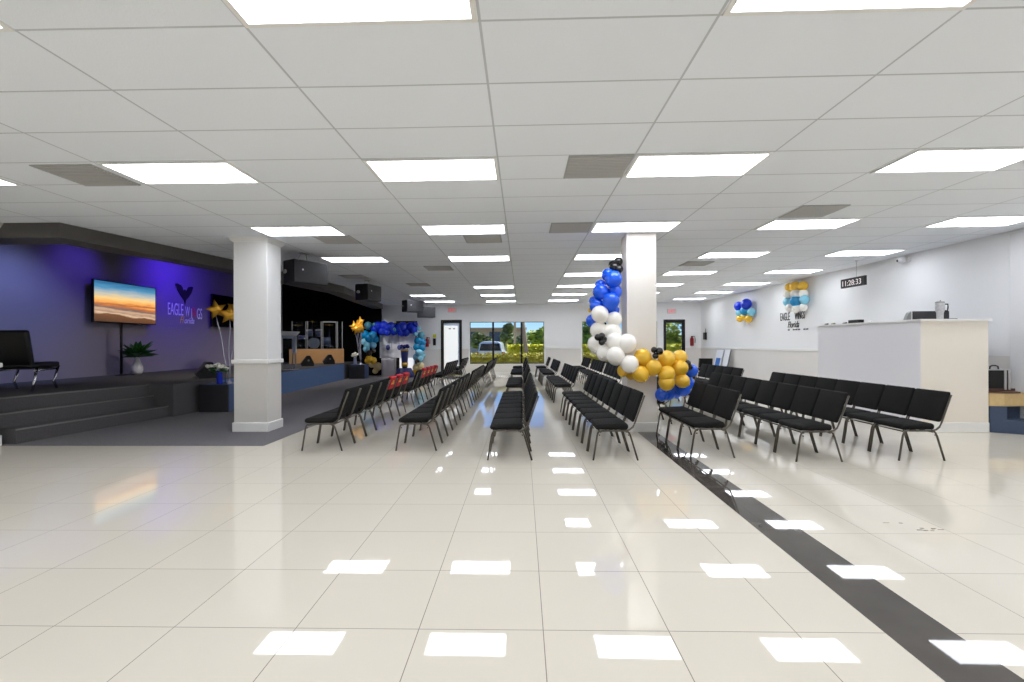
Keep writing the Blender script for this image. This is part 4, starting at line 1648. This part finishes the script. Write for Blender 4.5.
def extinguisher(label, x, z):
    t = thing('fire_extinguisher', label, 'fire extinguisher', (x, YF - .09, z), 0, 'fire extinguishers on the far wall')
    mb = MB()
    mb.lathe([(.07, 0), (.075, .02), (.075, .30), (.05, .36), (.03, .38)], n=16)
    mb.build('cylinder', mat('extinguisher_red', (150, 24, 28), 0.3), t)
    mb = MB()
    mb.box(-.04, -.02, .38, .04, .02, .42, .005)
    mb.tube([(.03, 0, .41), (.11, -.02, .40), (.13, -.02, .28), (.12, -.02, .12)], .012, 8)
    mb.build('valve', BLACKP, t)
    mb = MB()
    mb.box(-.05, .06, .05, .05, .09, .30)
    mb.build('wall_bracket', BLACKP, t)


extinguisher('red fire extinguisher on the far wall left of the frosted door', -4.13, 1.24)
extinguisher('fire extinguisher on the far wall right of the clear glass door', 7.32, 1.24)
wp = thing('wall_phone', 'black box with yellow sign on the far wall beside the frosted door', 'wall box', (-3.82, YF, 1.3))
m = MB()
m.box(-.06, -.06, 0, .06, 0, .30, .01)
m.build('box', BLACKP, wp)
m = MB()
m.box(-.07, -.012, .34, .07, 0, .48)
m.build('yellow_sign', mat('yellow_sign', (210, 205, 40), 0.5), wp)
wp2 = thing('wall_speaker', 'small black box on the right wall near the far corner', 'wall box', (XR, 20.45, 1.50))
m = MB()
m.box(-.10, -.09, 0, 0, .09, .30, .01)
m.build('box', BLACKP, wp2)
m = MB()
m.tube([(-.03, 0, .30), (-.02, 0, .46)], .012, 6)
m.build('antenna', BLACKP, wp2)

m = MB()
rf = random.Random(9)
for (cx, cy, n) in ((2.88, 3.75, 2), (3.0, 3.62, 7)):
    for i in range(n):
        x, y = cx + rf.uniform(-.12, .14), cy + rf.uniform(-.03, .03)
        m.box(x, y, .0, x + rf.uniform(.02, .05), y + rf.uniform(.006, .015), .0012)
tag(m.build('floor_scuffs', mat('scuff_grey', (120, 112, 104), 0.6)), 'small dark scuff marks on the cream tiles right of the dark band', 'scuff marks', kind='stuff')

# ------------------------------------------------------------------ outside
m = MB()
m.box(-60, YF + .16, -.30, 60, 140, -.14)
tag(m.build('ground_outside', mat('asphalt', (120, 118, 116), 0.9, noise=(3, 0.15))), 'grey asphalt car park outside the windows', 'car park', kind='structure')
m = MB()
m.box(-30, 33.5, -.14, 40, 46, -.12)
tag(m.build('grass', mat('verge_grass', (170, 184, 78), 0.9, noise=(2, 0.3))), 'sunlit grass verge beyond the parked car', 'grass', kind='stuff')
ro = random.Random(21)
HG = mat('hedge_leaf_green', (96, 122, 36), 0.6, noise=(3, 0.5))
HY = mat('hedge_leaf_yellow', (222, 216, 70), 0.6, noise=(3, 0.4))


def hedge(label, x0, x1, y0, y1, h, mt, n, size):
    mb = MB()
    mb.box(x0 + .1, y0 + .15, -.14, x1 - .1, y1 - .1, h - .15)

    def smp():
        f = ro.random()
        if f < .55:
            return (ro.uniform(x0, x1), y0 + ro.uniform(-.05, .2), ro.uniform(-.1, h))
        return (ro.uniform(x0, x1), ro.uniform(y0, y1), h - .15 + ro.uniform(0, .2))
    leaves(mb, n, smp, size, ro)
    return tag(mb.build('hedge', mt), label, 'hedge', kind='stuff')


hedge('clipped green and brown hedge right under the window outside', -4.5, 8.5, 22.4, 23.3, .86, mat('hedge_leaf_mixed', (176, 168, 62), 0.6, noise=(4, 0.6)), 7000, .11)
hedge('taller yellow green hedge behind the parked car', -.9, 12.0, 30.0, 31.2, 1.22, HY, 6000, .2)


def car(label, x, y, paint):
    t = thing('parked_car', label, 'car', (x, y, -.14), 0, 'cars in the car park')
    mb = MB()
    prof = [(-.9, .30), (-.93, .75), (-.86, .95), (-.74, 1.02), (-.66, 1.50), (-.5, 1.62), (0, 1.66), (.5, 1.62), (.66, 1.50), (.74, 1.02), (.86, .95), (.93, .75), (.9, .30)]
    R = Matrix.Rotation(PI / 2, 4, 'X')
    mb.prism(prof, -4.4, 0, M=R)
    o = mb.build('body', paint, t)
    bv = o.modifiers.new('bevel', 'BEVEL')
    bv.width = .06
    bv.segments = 2
    mb = MB()
    mb.prism([(-.66, 1.06), (.66, 1.06), (.56, 1.50), (-.56, 1.50)], -.02, .04, M=R)
    mb.build('rear_window', mat('car_glass', (30, 38, 48), 0.1, spec=0.7), t)
    mb = MB()
    for s in (-1, 1):
        mb.box(s * .80 - .09, -.03, .78, s * .80 + .09, .05, .98, .02)
    mb.build('tail_lights', mat('tail_red', (170, 24, 26), 0.25), t)
    mb = MB()
    mb.box(-.85, -.08, .32, .85, .1, .52, .03)
    mb.build('bumper', BLACKP, t)
    mb = MB()
    mb.box(-.2, -.05, .66, .2, .01, .78)
    mb.build('plate', TRIMW, t)
    for s in (-1, 1):
        for yy in (.8, 3.5):
            mb = MB()
            mb.lathe([(.34, -.11), (.36, -.08), (.36, .08), (.34, .11)], n=20, M=Matrix.Translation((s * .82, yy, .36)) @ Matrix.Rotation(PI / 2, 4, 'Y'))
            mb.build('wheel', BLACKP, t)


car('white sport utility vehicle parked behind the hedge outside the window', -1.95, 29.5, mat('white_car_paint', (222, 228, 236), 0.25, coat=0.5))
car('blue grey car at the left edge of the window outside', -4.35, 28.8, mat('blue_car_paint', (120, 140, 170), 0.25, coat=0.5))
bl = thing('tan_building', 'long tan building beyond the car park outside', 'building', (-20, 62, -.14))
m = MB()
m.box(-10, 0, 0, 20, 10, 3.0)
m.build('wall', mat('tan_stucco', (214, 192, 158), 0.9, noise=(1, 0.1)), bl)
m = MB()
m.box(-10.4, -.5, 3.0, 20.4, 10.4, 3.3)
m.prism([(-10.6, -.8), (20.6, -.8), (20.6, 10.6), (-10.6, 10.6)], 3.3, 3.5)
m.build('roof', mat('tan_roof', (200, 168, 130), 0.9), bl)
m = MB()
for i in range(8):
    m.box(-8 + i * 3.4, -.03, 1.2, -6.4 + i * 3.4, .05, 3.0)
m.build('window', mat('far_glass', (70, 84, 96), 0.15), bl)
TRUNK = mat('palm_trunk', (170, 150, 124), 0.9, noise=(6, 0.3))
FOL = [mat('tree_leaf_mid', (120, 150, 76), 0.7, noise=(1, 0.4)), mat('tree_leaf_light', (178, 190, 92), 0.7, noise=(1, 0.4)), mat('tree_leaf_dark', (128, 136, 92), 0.7, noise=(1, 0.4))]


def tree(label, base, top, r, blobs, mt, n, size):
    t = thing('tree', label, 'tree', base, 0, 'trees outside the windows')
    mb = MB()
    b, tp = Vector((0, 0, 0)), Vector(top) - Vector(base)
    mb.tube([b, b.lerp(tp, .4) + Vector((.05, 0, 0)), b.lerp(tp, .75), tp], r, 10, r2=r * .7)
    mb.build('trunk', TRUNK, t)
    mb = MB()

    def smp():
        c, R = ro.choice(blobs)
        while True:
            v = Vector((ro.uniform(-1, 1), ro.uniform(-1, 1), ro.uniform(-1, 1)))
            if .3 < v.length < 1:
                break
        return tuple(Vector(c) - Vector(base) + v * R)
    leaves(mb, n, smp, size, ro)
    mb.build('crown', mt, t)


tree('leaning palm trunk just behind the window mullion', (.35, 27.0, -.14), (-.45, 27.6, 6.0), .13, [((-.45, 27.6, 6.2), .9)], FOL[0], 500, .4)
tree('slim upright palm in the middle window pane', (-.50, 33.0, -.14), (-.55, 33, 6.4), .09, [((-.55, 33, 6.6), 1.0)], FOL[0], 500, .4)
tree('leafy tree above the car roof in the middle pane', (-1.15, 36, -.10), (-1.15, 36, 1.8), .12, [((-1.15, 36, 1.9), .5), ((-1.0, 36, 2.5), .35)], FOL[2], 700, .28)
tree('low bushy tree behind the car at left', (-4.0, 44, -.10), (-4.0, 44, 1.8), .15, [((-4.0, 44, 1.6), .8), ((-3.2, 44, 1.4), .6)], FOL[2], 700, .35)
tree('dark shrub tree right of the car', (-.6, 38, -.10), (-.6, 38, 1.2), .12, [((-.9, 38, 1.5), .6), ((.0, 38, 1.4), .6)], FOL[2], 700, .3)
tree('round green tree in the right window pane', (1.2, 42, -.10), (1.2, 42, 1.4), .12, [((1.0, 42, 1.7), .8), ((2.0, 42, 1.9), .9)], FOL[1], 900, .35)
tree('dark tree seen through the second window', (5.6, 40, -.10), (5.6, 40, 3), .2, [((5.6, 40, 2.2), 1.2), ((4.6, 40, 1.7), 1.0)], FOL[0], 900, .4)
tree('large dark tree seen through the far right door', (12.6, 33, -.14), (11.6, 33, 2.5), .22, [((12.4, 32.5, 2.6), 1.7), ((12.6, 32.5, 1.4), 1.2)], FOL[2], 1800, .4)
tree('pale tree beside the dark one beyond the far right door', (9.6, 34, -.10), (9.6, 34, 2.0), .18, [((9.8, 34, 2.4), 1.2), ((10.6, 34, 1.4), .8)], FOL[1], 800, .35)
